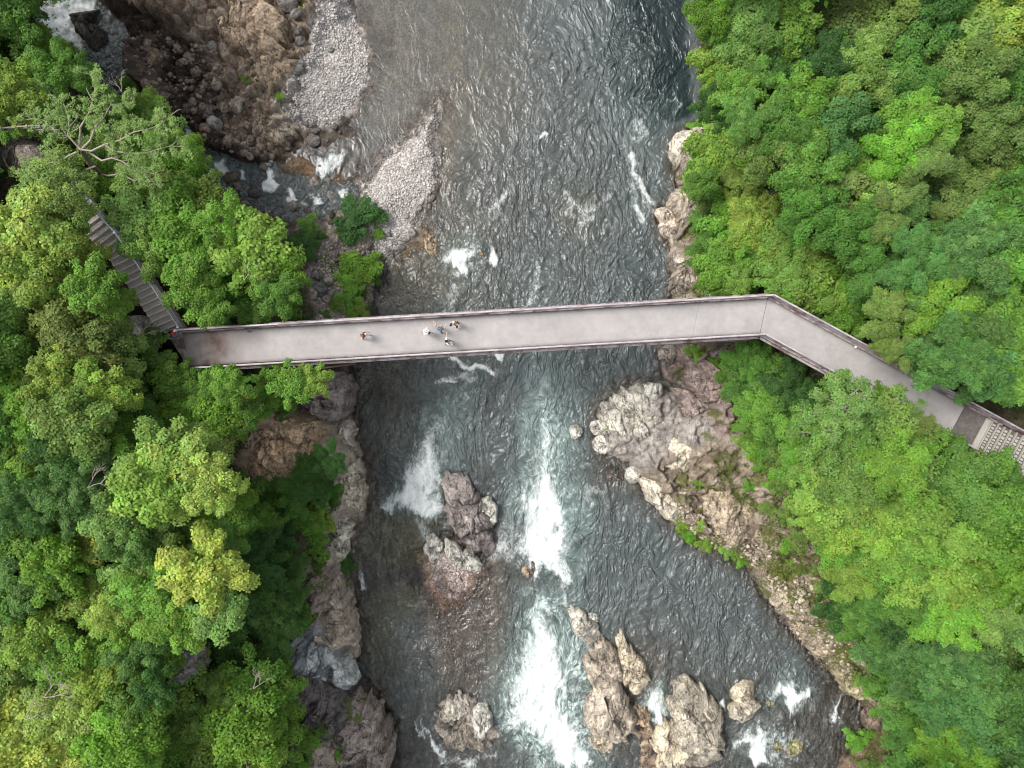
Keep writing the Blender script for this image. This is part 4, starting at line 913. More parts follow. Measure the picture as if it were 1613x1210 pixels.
for poly, cnt, r0, r1, c0, c1, lb, gp in SCAT:
    x0, x1 = min(p[0] for p in poly), max(p[0] for p in poly); y0, y1 = min(p[1] for p in poly), max(p[1] for p in poly)
    k = 0
    while k < cnt:
        px_, py_ = random.uniform(x0, x1), random.uniform(y0, y1)
        if poly_sd(np.array([px_]), np.array([py_]), poly)[0] < 0: continue
        t_ = random.random(); b_ = random.uniform(.9, 1.1)
        c_ = tuple((a*(1-t_)+b*t_)*b_ for a, b in zip(c0, c1))
        rr_ = r0+(r1-r0)*random.random()**1.7; o = boulder(px_, py_, rr_, c_, lb, gp); k += 1
        fr_ = (rr_-r0)/(r1-r0); BLIST.append((('large ' if fr_ > .5 else 'medium-sized ' if fr_ > .18 else 'small ')+('pale' if t_ > .6 else 'mid-toned' if t_ > .3 else 'dark')+' stone '+relpos(px_, py_, BL), px_, py_, o))

spread_labels(BLIST)
# gravel: thousands of pebbles, uncountable
def pebbles(name, polys, n, r0, r1, label, cols):
    phi = (1+5**.5)/2
    iv = np.array([(-1,phi,0),(1,phi,0),(-1,-phi,0),(1,-phi,0),(0,-1,phi),(0,1,phi),(0,-1,-phi),(0,1,-phi),(phi,0,-1),(phi,0,1),(-phi,0,-1),(-phi,0,1)])/math.sqrt(1+phi*phi)
    it = np.array([(0,11,5),(0,5,1),(0,1,7),(0,7,10),(0,10,11),(1,5,9),(5,11,4),(11,10,2),(10,7,6),(7,1,8),(3,9,4),(3,4,2),(3,2,6),(3,6,8),(3,8,9),(4,9,5),(2,4,11),(6,2,10),(8,6,7),(9,8,1)])
    PX, PY = [], []
    for poly, sh in polys:
        x0, x1 = min(p[0] for p in poly), max(p[0] for p in poly); y0, y1 = min(p[1] for p in poly), max(p[1] for p in poly)
        k = int(n*sh); qx = rng.uniform(x0, x1, k*3); qy = rng.uniform(y0, y1, k*3)
        s = poly_sd(qx+8*perlin(qx*.05, qy*.05, 3), qy+8*perlin(qx*.05, qy*.05, 4), poly) > 0
        PX.append(qx[s][:k]); PY.append(qy[s][:k])
    PX = np.concatenate(PX); PY = np.concatenate(PY); m = len(PX)
    z = np.full(m, .6)
    for _ in range(3):
        k = (HC-z)/FPX; x = (PX-CX)*k; y = -(PY-CY)*k; z = ground_z(x, y)
    r_ = r0+(r1-r0)*rng.rand(m)**3
    s = np.stack([r_*rng.uniform(.7, 1.2, m), r_*rng.uniform(.7, 1.2, m), r_*rng.uniform(.4, .75, m)], -1)
    a = rng.uniform(0, 6.28, m); ca, sa = np.cos(a), np.sin(a)
    v = iv[None]*s[:, None, :]*rng.uniform(.85, 1.15, (m, 12, 1))
    vx = v[..., 0]*ca[:, None]-v[..., 1]*sa[:, None]+x[:, None]; vy = v[..., 0]*sa[:, None]+v[..., 1]*ca[:, None]+y[:, None]; vz = v[..., 2]+z[:, None]+r_[:, None]*.2
    f = (it[None]+(np.arange(m)*12)[:, None, None]).reshape(-1, 3)
    o = mesh_np(name, np.stack([vx, vy, vz], -1).reshape(-1, 3), f, M['pebble'])
    t_ = rng.rand(m, 1)**1.2; c = np.array(cols[0])*(1-t_)+np.array(cols[1])*t_
    wetp = np.clip((z-.02)/.12, .35, 1)[:, None]
    vattr(o.data, 'Col', np.repeat(c*np.where(wetp < 1, wetp, 1), 12, 0), 'FLOAT_COLOR')
    tag(o, label, 'gravel', kind='stuff'); return o
m_, t_, o_ = new_mat('pebble'); princ(t_, o_, mix(t_, 1.0, attr(t_, 'Col').outputs['Color'], ramp(t_, noise(t_, N(t_, 'ShaderNodeNewGeometry').outputs['Position'], 25, 4), [(.3, .8), (.7, 1.2)]), 'MULTIPLY'), .85); M['pebble'] = m_
pebbles('gravel', [([(505,-30),(540,-10),(583,90),(578,130),(555,168),(525,195),(465,198),(440,170),(460,125),(495,70)], 1)], 8500, .03, .13, 'pale gravel covering the upper bar on the left shore', ((.29,.262,.245),(.62,.585,.55)))
pebbles('gravel', [([(572,280),(600,248),(645,210),(692,160),(687,290),(663,342),(618,402),(592,400),(580,350)], 1)], 8500, .03, .14, 'pale gravel covering the pointed spit in the river', ((.29,.262,.245),(.63,.595,.56)))
pebbles('gravel', [([(500,360),(600,390),(600,420),(580,480),(545,510),(500,500)], 1)], 1800, .05, .2, 'mixed gravel between the boulders of the left shore', ((.22,.18,.16),(.46,.40,.36)))
pebbles('gravel', [([(683,868),(705,868),(735,900),(740,925),(720,945),(692,935),(680,905)], 1)], 1300, .04, .15, 'pale pinkish gravel spit in mid river', ((.36,.29,.26),(.66,.58,.54)))
pebbles('gravel', [([(680,930),(740,925),(770,960),(770,1050),(720,1070),(685,1020)], 1)], 1400, .04, .13, 'reddish gravel under shallow water below the mid-river spit', ((.20,.13,.10),(.44,.31,.25)))
pebbles('gravel', [([(1195,900),(1290,920),(1420,1060),(1400,1120),(1330,1080),(1250,1000)], .6), ([(1030,780),(1180,830),(1230,880),(1180,890),(1080,840)], .4)], 2600, .05, .22, 'tan rubble covering the slope of the right bank', ((.15,.115,.085),(.50,.43,.34)))
pebbles('gravel', [([(185,60),(250,50),(340,90),(400,160),(430,240),(340,240),(295,190),(220,150),(190,120)], .65), ([(340,280),(480,290),(560,300),(500,340),(400,350)], .4)], 1500, .06, .24, 'wet brown stones filling the bed of the side stream', ((.08,.06,.05),(.30,.24,.20)))

# ------------------------------------------------------------------ footbridge
ZD = 12.0; ZR = 1.1
CL = [(283, 552), (540, 537), (1203, 498), (1541, 682), (1640, 736)]
c0, c1, c2, c3 = [V(x, y, ZD) for x, y in (CL[0], CL[2], CL[3], CL[4])]
c0 = V(283, 552, ZD)
def offs(pl, d):
    out = []
    for i, p in enumerate(pl):
        a = (pl[i]-pl[i-1]).normalized() if i > 0 else None; b = (pl[i+1]-pl[i]).normalized() if i < len(pl)-1 else None
        na_ = Vector((-a.y, a.x, 0)) if a else None; nb_ = Vector((-b.y, b.x, 0)) if b else None
        if na_ is None: n_, s = nb_, 1
        elif nb_ is None: n_, s = na_, 1
        else: n_ = (na_+nb_).normalized(); s = 1/n_.dot(na_)
        out.append(p + n_*(d*s))
    return out
HW = 1.24
bridge = empty('footbridge', (c0+c1)/2 - Vector((0, 0, 0)))
bl = bridge.location.copy()
tag(bridge, 'long concrete footbridge with metal railings crossing the gorge and bending right', 'bridge')
def child(mb, name, mat, parent, **kw):
    mb.v = [tuple(Vector(v)-pbase(parent)) for v in mb.v]
    return mb.build(name, mat, parent, **kw)
def pbase(o):
    b_ = Vector((0, 0, 0))
    while o is not None: b_ += o.location; o = o.parent
    return b_
# deck: left slab has the slanted end by the stairs
def deck_panel(poly_l, poly_r, n, name, mat, stain):
    """strip between two edges (a->b left edge, a->b right edge) as fine grid, 0.3 thick"""
    (a0, a1), (b0, b1) = poly_l, poly_r
    nu, nv = n, 14
    vs_, e_, s_ = [], [], []
    for i in range(nu+1):
        u = i/nu; L_ = a0.lerp(a1, u); R_ = b0.lerp(b1, u)
        for j in range(nv+1):
            v = j/nv; p = L_.lerp(R_, v)
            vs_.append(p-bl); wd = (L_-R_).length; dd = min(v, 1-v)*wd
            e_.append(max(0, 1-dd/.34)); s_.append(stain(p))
    nt_ = len(vs_); fs_ = []
    for i in range(nu):
        for j in range(nv):
            a = i*(nv+1)+j; fs_.append((a, a+nv+1, a+nv+2, a+1)[::-1])
    # sides and bottom
    ring = [i*(nv+1) for i in range(nu+1)] + [nu*(nv+1)+j for j in range(1, nv+1)] + [i*(nv+1)+nv for i in range(nu-1, -1, -1)] + [j for j in range(nv-1, 0, -1)]
    lo = {}
    for r_ in ring:
        lo[r_] = len(vs_); vs_.append(vs_[r_]-Vector((0, 0, .28))); e_.append(1); s_.append(0)
    for k in range(len(ring)):
        a, b = ring[k], ring[(k+1) % len(ring)]; fs_.append((a, b, lo[b], lo[a]))
    fs_.append(tuple(lo[r_] for r_ in ring))
    me = bpy.data.meshes.new(name); me.from_pydata(vs_, [], fs_); me.update(); me.materials.append(mat)
    vattr(me, 'edge', e_); vattr(me, 'stain', s_)
    import bmesh
    bm = bmesh.new(); bm.from_mesh(me); bmesh.ops.recalc_face_normals(bm, faces=bm.faces); bm.to_mesh(me); bm.free()
    return link(bpy.data.objects.new(name, me), bridge)
dirm = (c1-c0).normalized(); nrm = Vector((-dirm.y, dirm.x, 0))
dird = (c2-c1).normalized()
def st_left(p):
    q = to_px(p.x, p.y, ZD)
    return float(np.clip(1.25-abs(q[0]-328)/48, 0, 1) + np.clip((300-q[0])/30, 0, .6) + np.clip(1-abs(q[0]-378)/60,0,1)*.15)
def st_no(p): return 0.0
Lm = offs([c0, c1, c2], HW); Rm = offs([c0, c1, c2], -HW)
x_seam = V(1096, 504, ZD); sj = (x_seam-c0).dot(dirm)/(c1-c0).length
NL0 = V(287, 524.5, ZD); SL0 = V(300, 577, ZD)
cuts = [0, sj, 1.0]
for k in range(len(cuts)-1):
    u0, u1 = cuts[k], cuts[k+1]-.0003
    la, lb_ = Lm[0].lerp(Lm[1], u0), Lm[0].lerp(Lm[1], u1); ra, rb = Rm[0].lerp(Rm[1], u0), Rm[0].lerp(Rm[1], u1)
    if k == 0: la, ra = NL0, SL0
    deck_panel((la, lb_), (ra, rb), 46 if k else 200, 'deck_slab', M['deck'], st_left if k == 0 else st_no)
e_d = .022
Ld, Rd = Lm[1]+dird*e_d, Rm[1]+dird*e_d
cut2 = V(1507, 663.5, ZD); sk = (cut2-c1).dot(dird)/(c2-c1).length
def along(L0, L1, f): return L0.lerp(L1, f)
lo2 = offs([c1, c2], HW); ro2 = offs([c1, c2], -HW)
Lc = lo2[0].lerp(lo2[1], sk); Rc = ro2[0].lerp(ro2[1], sk)
deck_panel((Ld, Lc), (Rd, Rc), 90, 'deck_slab', M['deck'], st_no)
# dark landing before the steps
mb = MB(); a = [lo2[0].lerp(lo2[1], sk+.002), lo2[1], ro2[1], ro2[0].lerp(ro2[1], sk+.002)]
mb.prism([(p.x, p.y) for p in a][::-1], ZD-.3, ZD+.0)
child(mb, 'landing', M['dark_slab'], bridge)
# corner wedge joining slab end and the left stairs
mb = MB(); w_ = [V(268, 534, ZD), V(286, 523.5, ZD), V(289, 526, ZD), V(301, 577.5, ZD), V(292, 572, ZD)]
mb.prism([(p.x, p.y) for p in w_][::-1], ZD-.3, ZD-.012); child(mb, 'end_apron', M['kerb'], bridge)
# kerbs
for sgn, s0 in ((1, NL0), (-1, SL0)):
    outer = offs([c0, c1, c2+dird*1.2], sgn*(HW+.16)); inner = offs([c0, c1, c2+dird*1.2], sgn*(HW+.003))
    for k in range(2):
        a0, a1, b0, b1 = inner[k], inner[k+1], outer[k], outer[k+1]
        if k == 0:
            sh = (s0-a0).dot(dirm); a0 = a0+dirm*sh; b0 = b0+dirm*sh
        a1_ = a1; b1_ = b1
        if k == 0: a1_ = a1; b1_ = b1
        pl = [(a0.x, a0.y), (a1_.x, a1_.y), (b1_.x, b1_.y), (b0.x, b0.y)]
        if sgn < 0: pl = pl[::-1]
        mb = MB(); mb.prism(pl, ZD-.26, ZD+.10 - k*.004); child(mb, 'kerb', M['kerb'], bridge)
# railings: posts, top rail and three lower rails, panel by panel
post_me = MB().beam((0, 0, -.15), (0, 0, 1.08), .075, .075).beam((0, 0, -.02), (0, 0, .01), .16, .16).mesh('post', M['rail'])
knee_me = None
for sgn, s0 in ((1, NL0), (-1, SL0)):
    line = offs([c0, c1, c2+dird*4.2], sgn*(HW+.11))
    line[0] = line[0] + dirm*((s0-line[0]).dot(dirm))
    for k in range(2):
        a, b = line[k], line[k+1]; Ls = (b-a).length; nn = max(1, round(Ls/1.68)); d = (b-a).normalized()
        for i in range(nn + (1 if k == 1 else 0)):
            p = a.lerp(b, i/nn)
            o = link(bpy.data.objects.new('post', post_me), bridge); o.location = p + Vector((0, 0, .10)) - bl; o.rotation_euler = (0, 0, math.atan2(d.y, d.x))
        up = Vector((0, 0, 1))
        mb = MB(); mb.beam(a-d*.03+up*1.2, b+d*.0+up*1.2, .105, .07); child(mb, 'top_rail', M['railtop'], bridge)
        side = Vector((-d.y, d.x, 0))*(-sgn*.03)
        for zz, th_ in ((.98, .05), (.78, .11), (.56, .11), (.33, .11)):
            mb = MB(); mb.beam(a+up*zz+side, b+up*zz+side, .035, th_); child(mb, 'rail', M['rail'], bridge)
        # scuffed fascia / outer flange
        mb = MB(); o1 = Vector((-d.y, d.x, 0))*(sgn*.17)
        mb.beam(a+o1+up*.02, b+o1+up*.02, .16, .05); child(mb, 'flange', M['rail'], bridge)
# girders and cross bracing beneath
for s_ in (-.85, .85):
    g_ = offs([c0+dirm*.3, c1, c2], s_)
    for k in range(2):
        mb = MB(); dz = Vector((0, 0, .62+.003*k))
        a, b = g_[k]-dz, g_[k+1]-dz
        mb.beam(a+Vector((0, 0, .32)), b+Vector((0, 0, .32)), .30, .03).beam(a, b, .025, .6).beam(a-Vector((0, 0, .32)), b-Vector((0, 0, .32)), .34, .035)
        child(mb, 'girder', M['steel'], bridge)
for i in range(22):
    p = c0.lerp(c1, (i+.5)/22) - Vector((0, 0, .62)); mb = MB(); mb.beam(p+nrm*.83, p-nrm*.83, .12, .3); child(mb, 'cross_beam', M['steel'], bridge)
# lower arch-like strut lines seen south of the deck
for (xa, ya, xb, yb, za, zb_) in ((430, 590, 560, 573, 10.6, 10.9), (1075, 541, 1180, 536, 10.7, 10.9)):
    mb = MB(); mb.beam(V(xa, ya, za), V(xb, yb, zb_), .12, .14); child(mb, 'brace', M['steel'], bridge)
# concrete piers on both banks
for x_, y_ in ((420, 545), (1110, 505), (1300, 552)):
    p = V(x_, y_, ZD); gz = float(ground_z(p.x, p.y)); mb = MB()
    mb.tube([(p.x, p.y, gz-1), (p.x, p.y, ZD-.95)], .38, 14); child(mb, 'pier', M['kerb'], bridge, smooth=True)
# small white marker on the north rail and little clutter on the deck
mb = MB(); q = V(1347, 547, ZD+.1); mb.tube([q, q+Vector((0, 0, .12))], .07, 8); child(mb, 'marker', M['knob'], bridge)
for x_, y_ in ((393, 522.5), (398, 570.5), (1166, 473)):
    q = V(x_, y_, ZD+.02); mb = MB(); mb.beam(q-Vector((.14, 0, 0)), q+Vector((.14, 0, 0)), .1, .05); child(mb, 'drain', M['steel'], bridge)

# ------------------------------------------------------------------ right-hand steps (stones set between slats)
st = empty('east_steps', c2); tag(st, 'cobbled steps with concrete risers leading off the right end of the bridge', 'steps')
pd = Vector((-dird.y, dird.x, 0))
def step_box(s, u0, u1, v0, v1, z0, z1, par, name, mat, org=None, dr=None, pp=None, rnd=0):
    org = org or c2; dr = dr or dird; pp = pp or pd
    q = [org+dr*u0+pp*v0, org+dr*u1+pp*v0, org+dr*u1+pp*v1, org+dr*u0+pp*v1]
    mb_ = MB(); mb_.prism([(p.x, p.y) for p in q], z0, z1)
    return child(mb_, name, mat, par, bevel=rnd)
step_box(0, .01, .42, -HW+.02, HW-.02, ZD-.3, ZD+.012, st, 'edge_strip', M['strip'])
pitch = .415; rise = .115
for i in range(9):
    u = .44 + i*pitch; z = ZD + rise*(i+1)*.9
    step_box(0, u, u+.055, -HW+.02, HW-.02, z-.5, z+.03, st, 'riser', M['strip'])
    step_box(0, u+.072, u+pitch-.006, -HW+.02, HW-.02, z-.5, z-.02, st, 'tread', M['joint'])
    v = -HW+.08
    while v < HW-.15:
        wv_ = random.uniform(.19, .29)
        if v+wv_ > HW-.06: break
        d0 = random.uniform(.0, .02)
        step_box(0, u+.112+d0, u+pitch-.055-d0, v, v+wv_-.07, z-.05, z+.012+random.uniform(0, .015), st, 'stone', M['stone'], rnd=.03)
        v += wv_
# ------------------------------------------------------------------ left-hand stairway
ls = empty('stairway', V(270, 527, ZD)); tag(ls, 'gravel stairway with timber edged treads climbing from the left end of the bridge', 'stairs')
SP = [V(274, 526, 12.05), V(224, 449, 13.6), V(186, 394, 14.7), V(132, 335, 15.7), V(96, 288, 16.1)]
acc = []; 
for a, b in zip(SP[:-1], SP[1:]):
    L2 = math.hypot(b.x-a.x, b.y-a.y); n2 = max(1, int(round(L2/.40)))
    for i in range(n2): acc.append((a.lerp(b, i/n2), a.lerp(b, (i+1)/n2)))
HS = .86
railp = []
for i, (a, b) in enumerate(acc):
    d = Vector((b.x-a.x, b.y-a.y, 0)); ln = d.length; d.normalize(); pp = Vector((-d.y, d.x, 0)); z = b.z
    o_ = Vector((a.x, a.y, 0))
    lf = HS + (.35 if i < 3 else 0)*0
    step_box(0, 0, .10, -HS, lf, z-.6, z+.02, ls, 'tread_edge', M['log'], org=o_, dr=d, pp=pp, rnd=.02)
    step_box(0, .102, ln+.05, -HS, lf, z-.6, z-.01, ls, 'tread', M['tread'], org=o_, dr=d, pp=pp)
    if i % 4 == 0 or i == len(acc)-1: railp.append(Vector((a.x, a.y, z)) - pp*(HS+.08))
sr = empty('stair_handrail', railp[0]); tag(sr, 'grey galvanised handrail along the right side of the left stairway', 'handrail')
for zz, w_ in ((1.0, .07), (.62, .05), (.28, .05)):
    mb = MB()
    mb.tube([p+Vector((0, 0, zz)) for p in railp], w_, 6); child(mb, 'rail', M['galv'], sr)
for p in railp:
    mb = MB(); mb.beam(p-Vector((0, 0, .3)), p+Vector((0, 0, 1.06)), .08, .08); child(mb, 'post', M['galv'], sr)
    mb = MB(); mb.tube([p+Vector((0, 0, 1.06)), p+Vector((0, 0, 1.13))], .075, 8); child(mb, 'post_cap', M['knob'], sr)
mb = MB(); w_ = [V(262, 533, ZD), V(270, 524, ZD), V(288, 520, ZD), V(287, 525, ZD), V(268, 535, ZD)]
mb.prism([(p.x, p.y) for p in w_][::-1], ZD-.3, ZD+.03); child(mb, 'foot_slab', M['galv'], ls)
# path fence at upper left
pf = empty('path_fence', V(0, 212, 16)); tag(pf, 'weathered timber fence beside the gravel path at the left edge', 'fence')
fp = [V(-30, 212, 16), V(20, 211, 16), V(60, 208, 16), V(100, 208, 16)]
for a, b in zip(fp[:-1], fp[1:]):
    for zz in (.35, .75, 1.05):
        mb = MB(); mb.beam(a+Vector((0, 0, zz)), b+Vector((0, 0, zz)), .07, .13); child(mb, 'rail', M['deadwood'], pf)
    for f_ in (0, .5):
        p = a.lerp(b, f_); mb = MB(); mb.beam(p-Vector((0, 0, .4)), p+Vector((0, 0, 1.15)), .13, .13); child(mb, 'post', M['deadwood'], pf)
mb = MB(); q = [V(-60, 216, 16.02), V(72, 214, 16.02), V(100, 262, 16.02), V(60, 262, 16.02), V(-60, 260, 16.02)]

# ------------------------------------------------------------------ people
def skin_obj(name, joints, edges, mat, parent, root, sub=2):
    """continuous skin grown over a skeleton; joints: name -> (x,y,z,r) or (x,y,z,rx,ry)"""
    names = list(joints); ix = {n_: i for i, n_ in enumerate(names)}
    me = bpy.data.meshes.new(name); me.from_pydata([joints[n_][:3] for n_ in names], [(ix[a], ix[b]) for a, b in edges], [])
    o = bpy.data.objects.new(name, me); scn.collection.objects.link(o)
    md = o.modifiers.new('skin', 'SKIN'); md.use_smooth_shade = True
    sv = me.skin_vertices[0].data
    for n_ in names:
        j = joints[n_]; sv[ix[n_]].radius = (j[3], j[4] if len(j) > 4 else j[3]); sv[ix[n_]].use_root = (n_ == root)
    s = o.modifiers.new('sub', 'SUBSURF'); s.levels = sub; s.render_levels = sub
    dg = bpy.context.evaluated_depsgraph_get(); dg.update()
    nm = bpy.data.meshes.new_from_object(o.evaluated_get(dg)); nm.name = name
    bpy.data.objects.remove(o); nm.materials.clear(); nm.materials.append(mat)
    return link(bpy.data.objects.new(name, nm), parent)
def pm(name, c, rough=.8): return mat_simple(name, c, rough, 30, .08, .1, .002)
SKIN = pm('skin', (.55, .36, .27), .55); WHITE = pm('white_cotton', (.78, .76, .74)); PINK = pm('pink_cotton', (.66, .47, .44)); BLACK = pm('black_cloth', (.025, .024, .026))
GREYB = pm('grey_blue_cloth', (.20, .225, .25)); CREAM = pm('cream_cotton', (.74, .66, .50)); BROWN = pm('brown_cloth', (.20, .10, .06)); RED = pm('red_cloth', (.62, .06, .04)); DENIM = pm('denim', (.10, .13, .19))
HAIRD = pm('dark_hair', (.02, .016, .014), .5); HAIRB = pm('brown_hair', (.19, .075, .04), .5)
def person(hx, hy, face, label, shirt, legs, hair, arms, stride=.28, hat=None, bag=None, skirt=False, phone=False, height=1.64):
    x, y, _ = P(hx, hy, ZD+1.45)
    root = empty('person', (x, y, ZD+.002 if hx > 285 else ZD+.05), R(face)); k = height/1.70
    tag(root, label, 'person', 'people on the bridge' if hx > 285 else 'people at the foot of the left stairway')
    S = stride
    J = {'pelvis': (0, 0, .93, .125, .10), 'waist': (0, .005, 1.08, .115, .085), 'chest': (0, .01, 1.26, .145, .10), 'neckb': (0, 0, 1.41, .075, .06), 'neck': (0, .012, 1.48, .052), 'head': (0, .03, 1.58, .075, .088), 'crown': (0, .02, 1.67, .068, .08),
         'shl': (-.165, 0, 1.385, .052), 'shr': (.165, 0, 1.385, .052)}
    E = [('pelvis', 'waist'), ('waist', 'chest'), ('chest', 'neckb'), ('neckb', 'neck'), ('neck', 'head'), ('head', 'crown'), ('neckb', 'shl'), ('neckb', 'shr')]
    for sd_, sx_, ph in (('l', -1, 1), ('r', 1, -1)):
        f_ = S*ph
        J['hip'+sd_] = (sx_*.09, 0, .86, .085); J['knee'+sd_] = (sx_*.095, f_*.55+.03, .49, .058); J['ank'+sd_] = (sx_*.095, f_, .09+(.05 if ph < 0 else 0), .036)
        J['toe'+sd_] = (sx_*.10, f_+.15, .035, .034)
        E += [('pelvis', 'hip'+sd_), ('hip'+sd_, 'knee'+sd_), ('knee'+sd_, 'ank'+sd_), ('ank'+sd_, 'toe'+sd_)]
        el, wr = arms[0 if sx_ < 0 else 1]        # elbow and wrist, relative to the shoulder
        s_ = Vector(J['sh'+sd_][:3]); e_ = s_+Vector(el); w2 = s_+Vector(wr)
        J['el'+sd_] = (*e_, .038); J['wr'+sd_] = (*w2, .025)
        d = (w2-e_).normalized(); sidev = d.cross(Vector((0, 0, 1)) if abs(d.z) < .8 else Vector((0, 1, 0))).normalized(); nv = sidev.cross(d)
        pa = w2+d*.055; J['palm'+sd_] = (*pa, .03, .018)
        E += [('sh'+sd_, 'el'+sd_), ('el'+sd_, 'wr'+sd_), ('wr'+sd_, 'palm'+sd_)]
        for fi, (o_, ln) in enumerate(((-.033, .062), (-.011, .075), (.011, .072), (.031, .056))):
            b_ = pa+d*.025+sidev*o_; m2 = b_+d*ln*.55+nv*-.006; t2 = b_+d*ln*.95+nv*-.025
            for nn_, q_, r_ in (('a', b_, .009), ('b', m2, .0085), ('c', t2, .007)): J[f'f{sd_}{fi}{nn_}'] = (*q_, r_)
            E += [('palm'+sd_, f'f{sd_}{fi}a'), (f'f{sd_}{fi}a', f'f{sd_}{fi}b'), (f'f{sd_}{fi}b', f'f{sd_}{fi}c')]
        tb = w2+d*.03+sidev*(-.032*sx_); t3 = tb+d*.045+sidev*(-.022*sx_)
        J['th'+sd_+'a'] = (*tb, .010); J['th'+sd_+'b'] = (*t3, .008); E += [('wr'+sd_, 'th'+sd_+'a'), ('th'+sd_+'a', 'th'+sd_+'b')]
    J['nose'] = (0, .125, 1.575, .013); E.append(('head', 'nose'))
    sc = lambda d_: {n_: tuple(v*k for v in j) for n_, j in d_.items()}
    skin_obj('body', sc(J), E, SKIN, root, 'pelvis', 1)
    g = 1.0
    def sub_(nms, grow): return {n_: (*J[n_][:3], *(r_+grow for r_ in J[n_][3:])) for n_ in nms}
    T = sub_(['waist', 'chest', 'neckb', 'shl', 'shr', 'pelvis'], .022)
    T['pelvis'] = (0, 0, .95, .15, .12); T['neckb'] = (0, 0, 1.40, .082, .07)
    ex_ = [('pelvis', 'waist'), ('waist', 'chest'), ('chest', 'neckb'), ('neckb', 'shl'), ('neckb', 'shr')]
    for sd_ in 'lr':
        a = Vector(J['sh'+sd_][:3]); b = Vector(J['el'+sd_][:3]); T['sl'+sd_] = (*a.lerp(b, .85), .056); ex_.append(('sh'+sd_, 'sl'+sd_))
    skin_obj('shirt', sc(T), ex_, shirt, root, 'pelvis', 1)
    if skirt:
        mb = MB(); mb.tube([(0, 0, .50*k), (0, 0, .75*k), (0, 0, 1.0*k)], [.25*k, .20*k, .15*k], 14); mb.build('skirt', legs, root, smooth=True)
    else:
        T = sub_(['hipl', 'hipr', 'kneel', 'kneer', 'ankl', 'ankr'], .018); T['pelvis'] = (0, 0, .93, .145, .118)
        skin_obj('trousers', sc(T), [('pelvis', 'hipl'), ('hipl', 'kneel'), ('kneel', 'ankl'), ('pelvis', 'hipr'), ('hipr', 'kneer'), ('kneer', 'ankr')], legs, root, 'pelvis', 1)
    for sd_ in 'lr':
        a, t2 = J['ank'+sd_], J['toe'+sd_]
        T = {'a': (a[0], a[1]-.03, a[2]-.035, .044), 'b': (t2[0], t2[1]-.05, t2[2]+.005, .046), 'c': (t2[0], t2[1]+.03, t2[2], .035)}
        skin_obj('shoe', sc(T), [('a', 'b'), ('b', 'c')], WHITE if legs is not WHITE else BLACK, root, 'a', 1)
    skin_obj('hair', sc({'a': (0, -.045, 1.52, .075, .05), 'b': (0, -.015, 1.63, .094, .095), 'c': (0, .01, 1.70, .078, .082)}), [('a', 'b'), ('b', 'c')], hair, root, 'b', 1)
    for sx_ in (-1, 1):
        mb = MB(); mb.tube([(sx_*.075*k, .03*k, 1.56*k), (sx_*.09*k, .025*k, 1.57*k)], [.018, .024], 6); mb.build('ear', SKIN, root, smooth=True)
        mb = MB(); mb.tube([(sx_*.028*k, .112*k, 1.60*k), (sx_*.028*k, .118*k, 1.60*k)], [.012, .009], 6); mb.build('eye', HAIRD, root)
    mb = MB(); mb.tube([(-.024*k, .108*k, 1.535*k), (.024*k, .108*k, 1.535*k)], .007, 5); mb.build('mouth', pm('lips', (.45, .18, .15)), root)
    if hat:
        mb = MB(); mb.tube([(0, 0, 1.655*k), (0, 0, 1.66*k), (0, 0, 1.70*k), (0, 0, 1.775*k)], [.20, .195, .105, .075], 20); mb.build('hat', hat, root, smooth=True)
    if bag:
        mat, bx_, by_, bz_, s_ = bag
        mb = MB(); q = Vector((bx_, by_, bz_)); mb.beam(q-Vector((0, 0, s_*.6)), q+Vector((0, 0, s_*.6)), s_*.8, s_*.5)
        b_ = mb.build('backpack', mat, None, bevel=.04); b_['label'] = 'bag carried by the ' + label.split(',')[0].replace('person in ', 'person in ')
        b_.matrix_world = Matrix.Translation(root.location) @ Matrix.Rotation(R(face), 4, 'Z')
        tag(b_, None, 'bag', None); b_.name = 'bag'
    if phone:
        wr_ = Vector(J['palmr'][:3])*k; mb = MB(); mb.beam(wr_+Vector((-.0, .02, .03)), wr_+Vector((.0, .09, .1)), .10, .012)
        ph_ = mb.build('phone', BLACK, None); ph_.matrix_world = Matrix.Translation(root.location) @ Matrix.Rotation(R(face), 4, 'Z'); tag(ph_, 'dark phone held out by the person in a white shirt nearest the lower railing', 'phone')
    return root
DOWN = ((-.03, -.02, -.27), (-.02, .06, -.50)); DOWNR = ((.03, -.02, -.27), (.02, .06, -.50))
person(571, 528.5, 95, 'person in brown top with brown hair walking alone, leftmost on the bridge', BROWN, WHITE, HAIRB, (((-.12, .05, -.22), (-.05, .26, -.28)), ((.08, -.16, -.20), (.06, -.34, -.32))), .34)
person(671, 522.5, 70, 'person all in white, leftmost of the group of four, one arm raised', WHITE, WHITE, HAIRB, (((-.14, .10, -.16), (-.10, .32, -.10)), ((.20, .12, -.08), (.30, .34, .02))), .26, hat=WHITE, bag=(BLACK, 0, -.0-.19, 1.22, .26))
person(691.5, 518, -20, 'person in grey-blue with arms spread, second from left of the group of four', GREYB, DENIM, HAIRD, (((-.22, .10, -.06), (-.34, .30, -.02)), ((.18, .16, -.04), (.20, .40, .04))), .2, hat=GREYB, bag=(PINK, -.36, .26, 1.15, .22))
person(718, 509.5, 150, 'person in a cream shirt with reddish hair by the upper railing', CREAM, BLACK, HAIRB, (((-.16, .04, -.20), (-.12, .25, -.22)), ((.18, .0, -.2), (.22, .22, -.26))), .22, bag=(BLACK, .30, .24, 1.0, .28))
person(703.5, 538, -80, 'person in a white shirt with dark hair nearest the lower railing', WHITE, GREYB, HAIRD, (((-.20, .02, -.08), (-.40, .10, .02)), ((.16, .14, -.16), (.12, .36, -.10))), .24, phone=True)
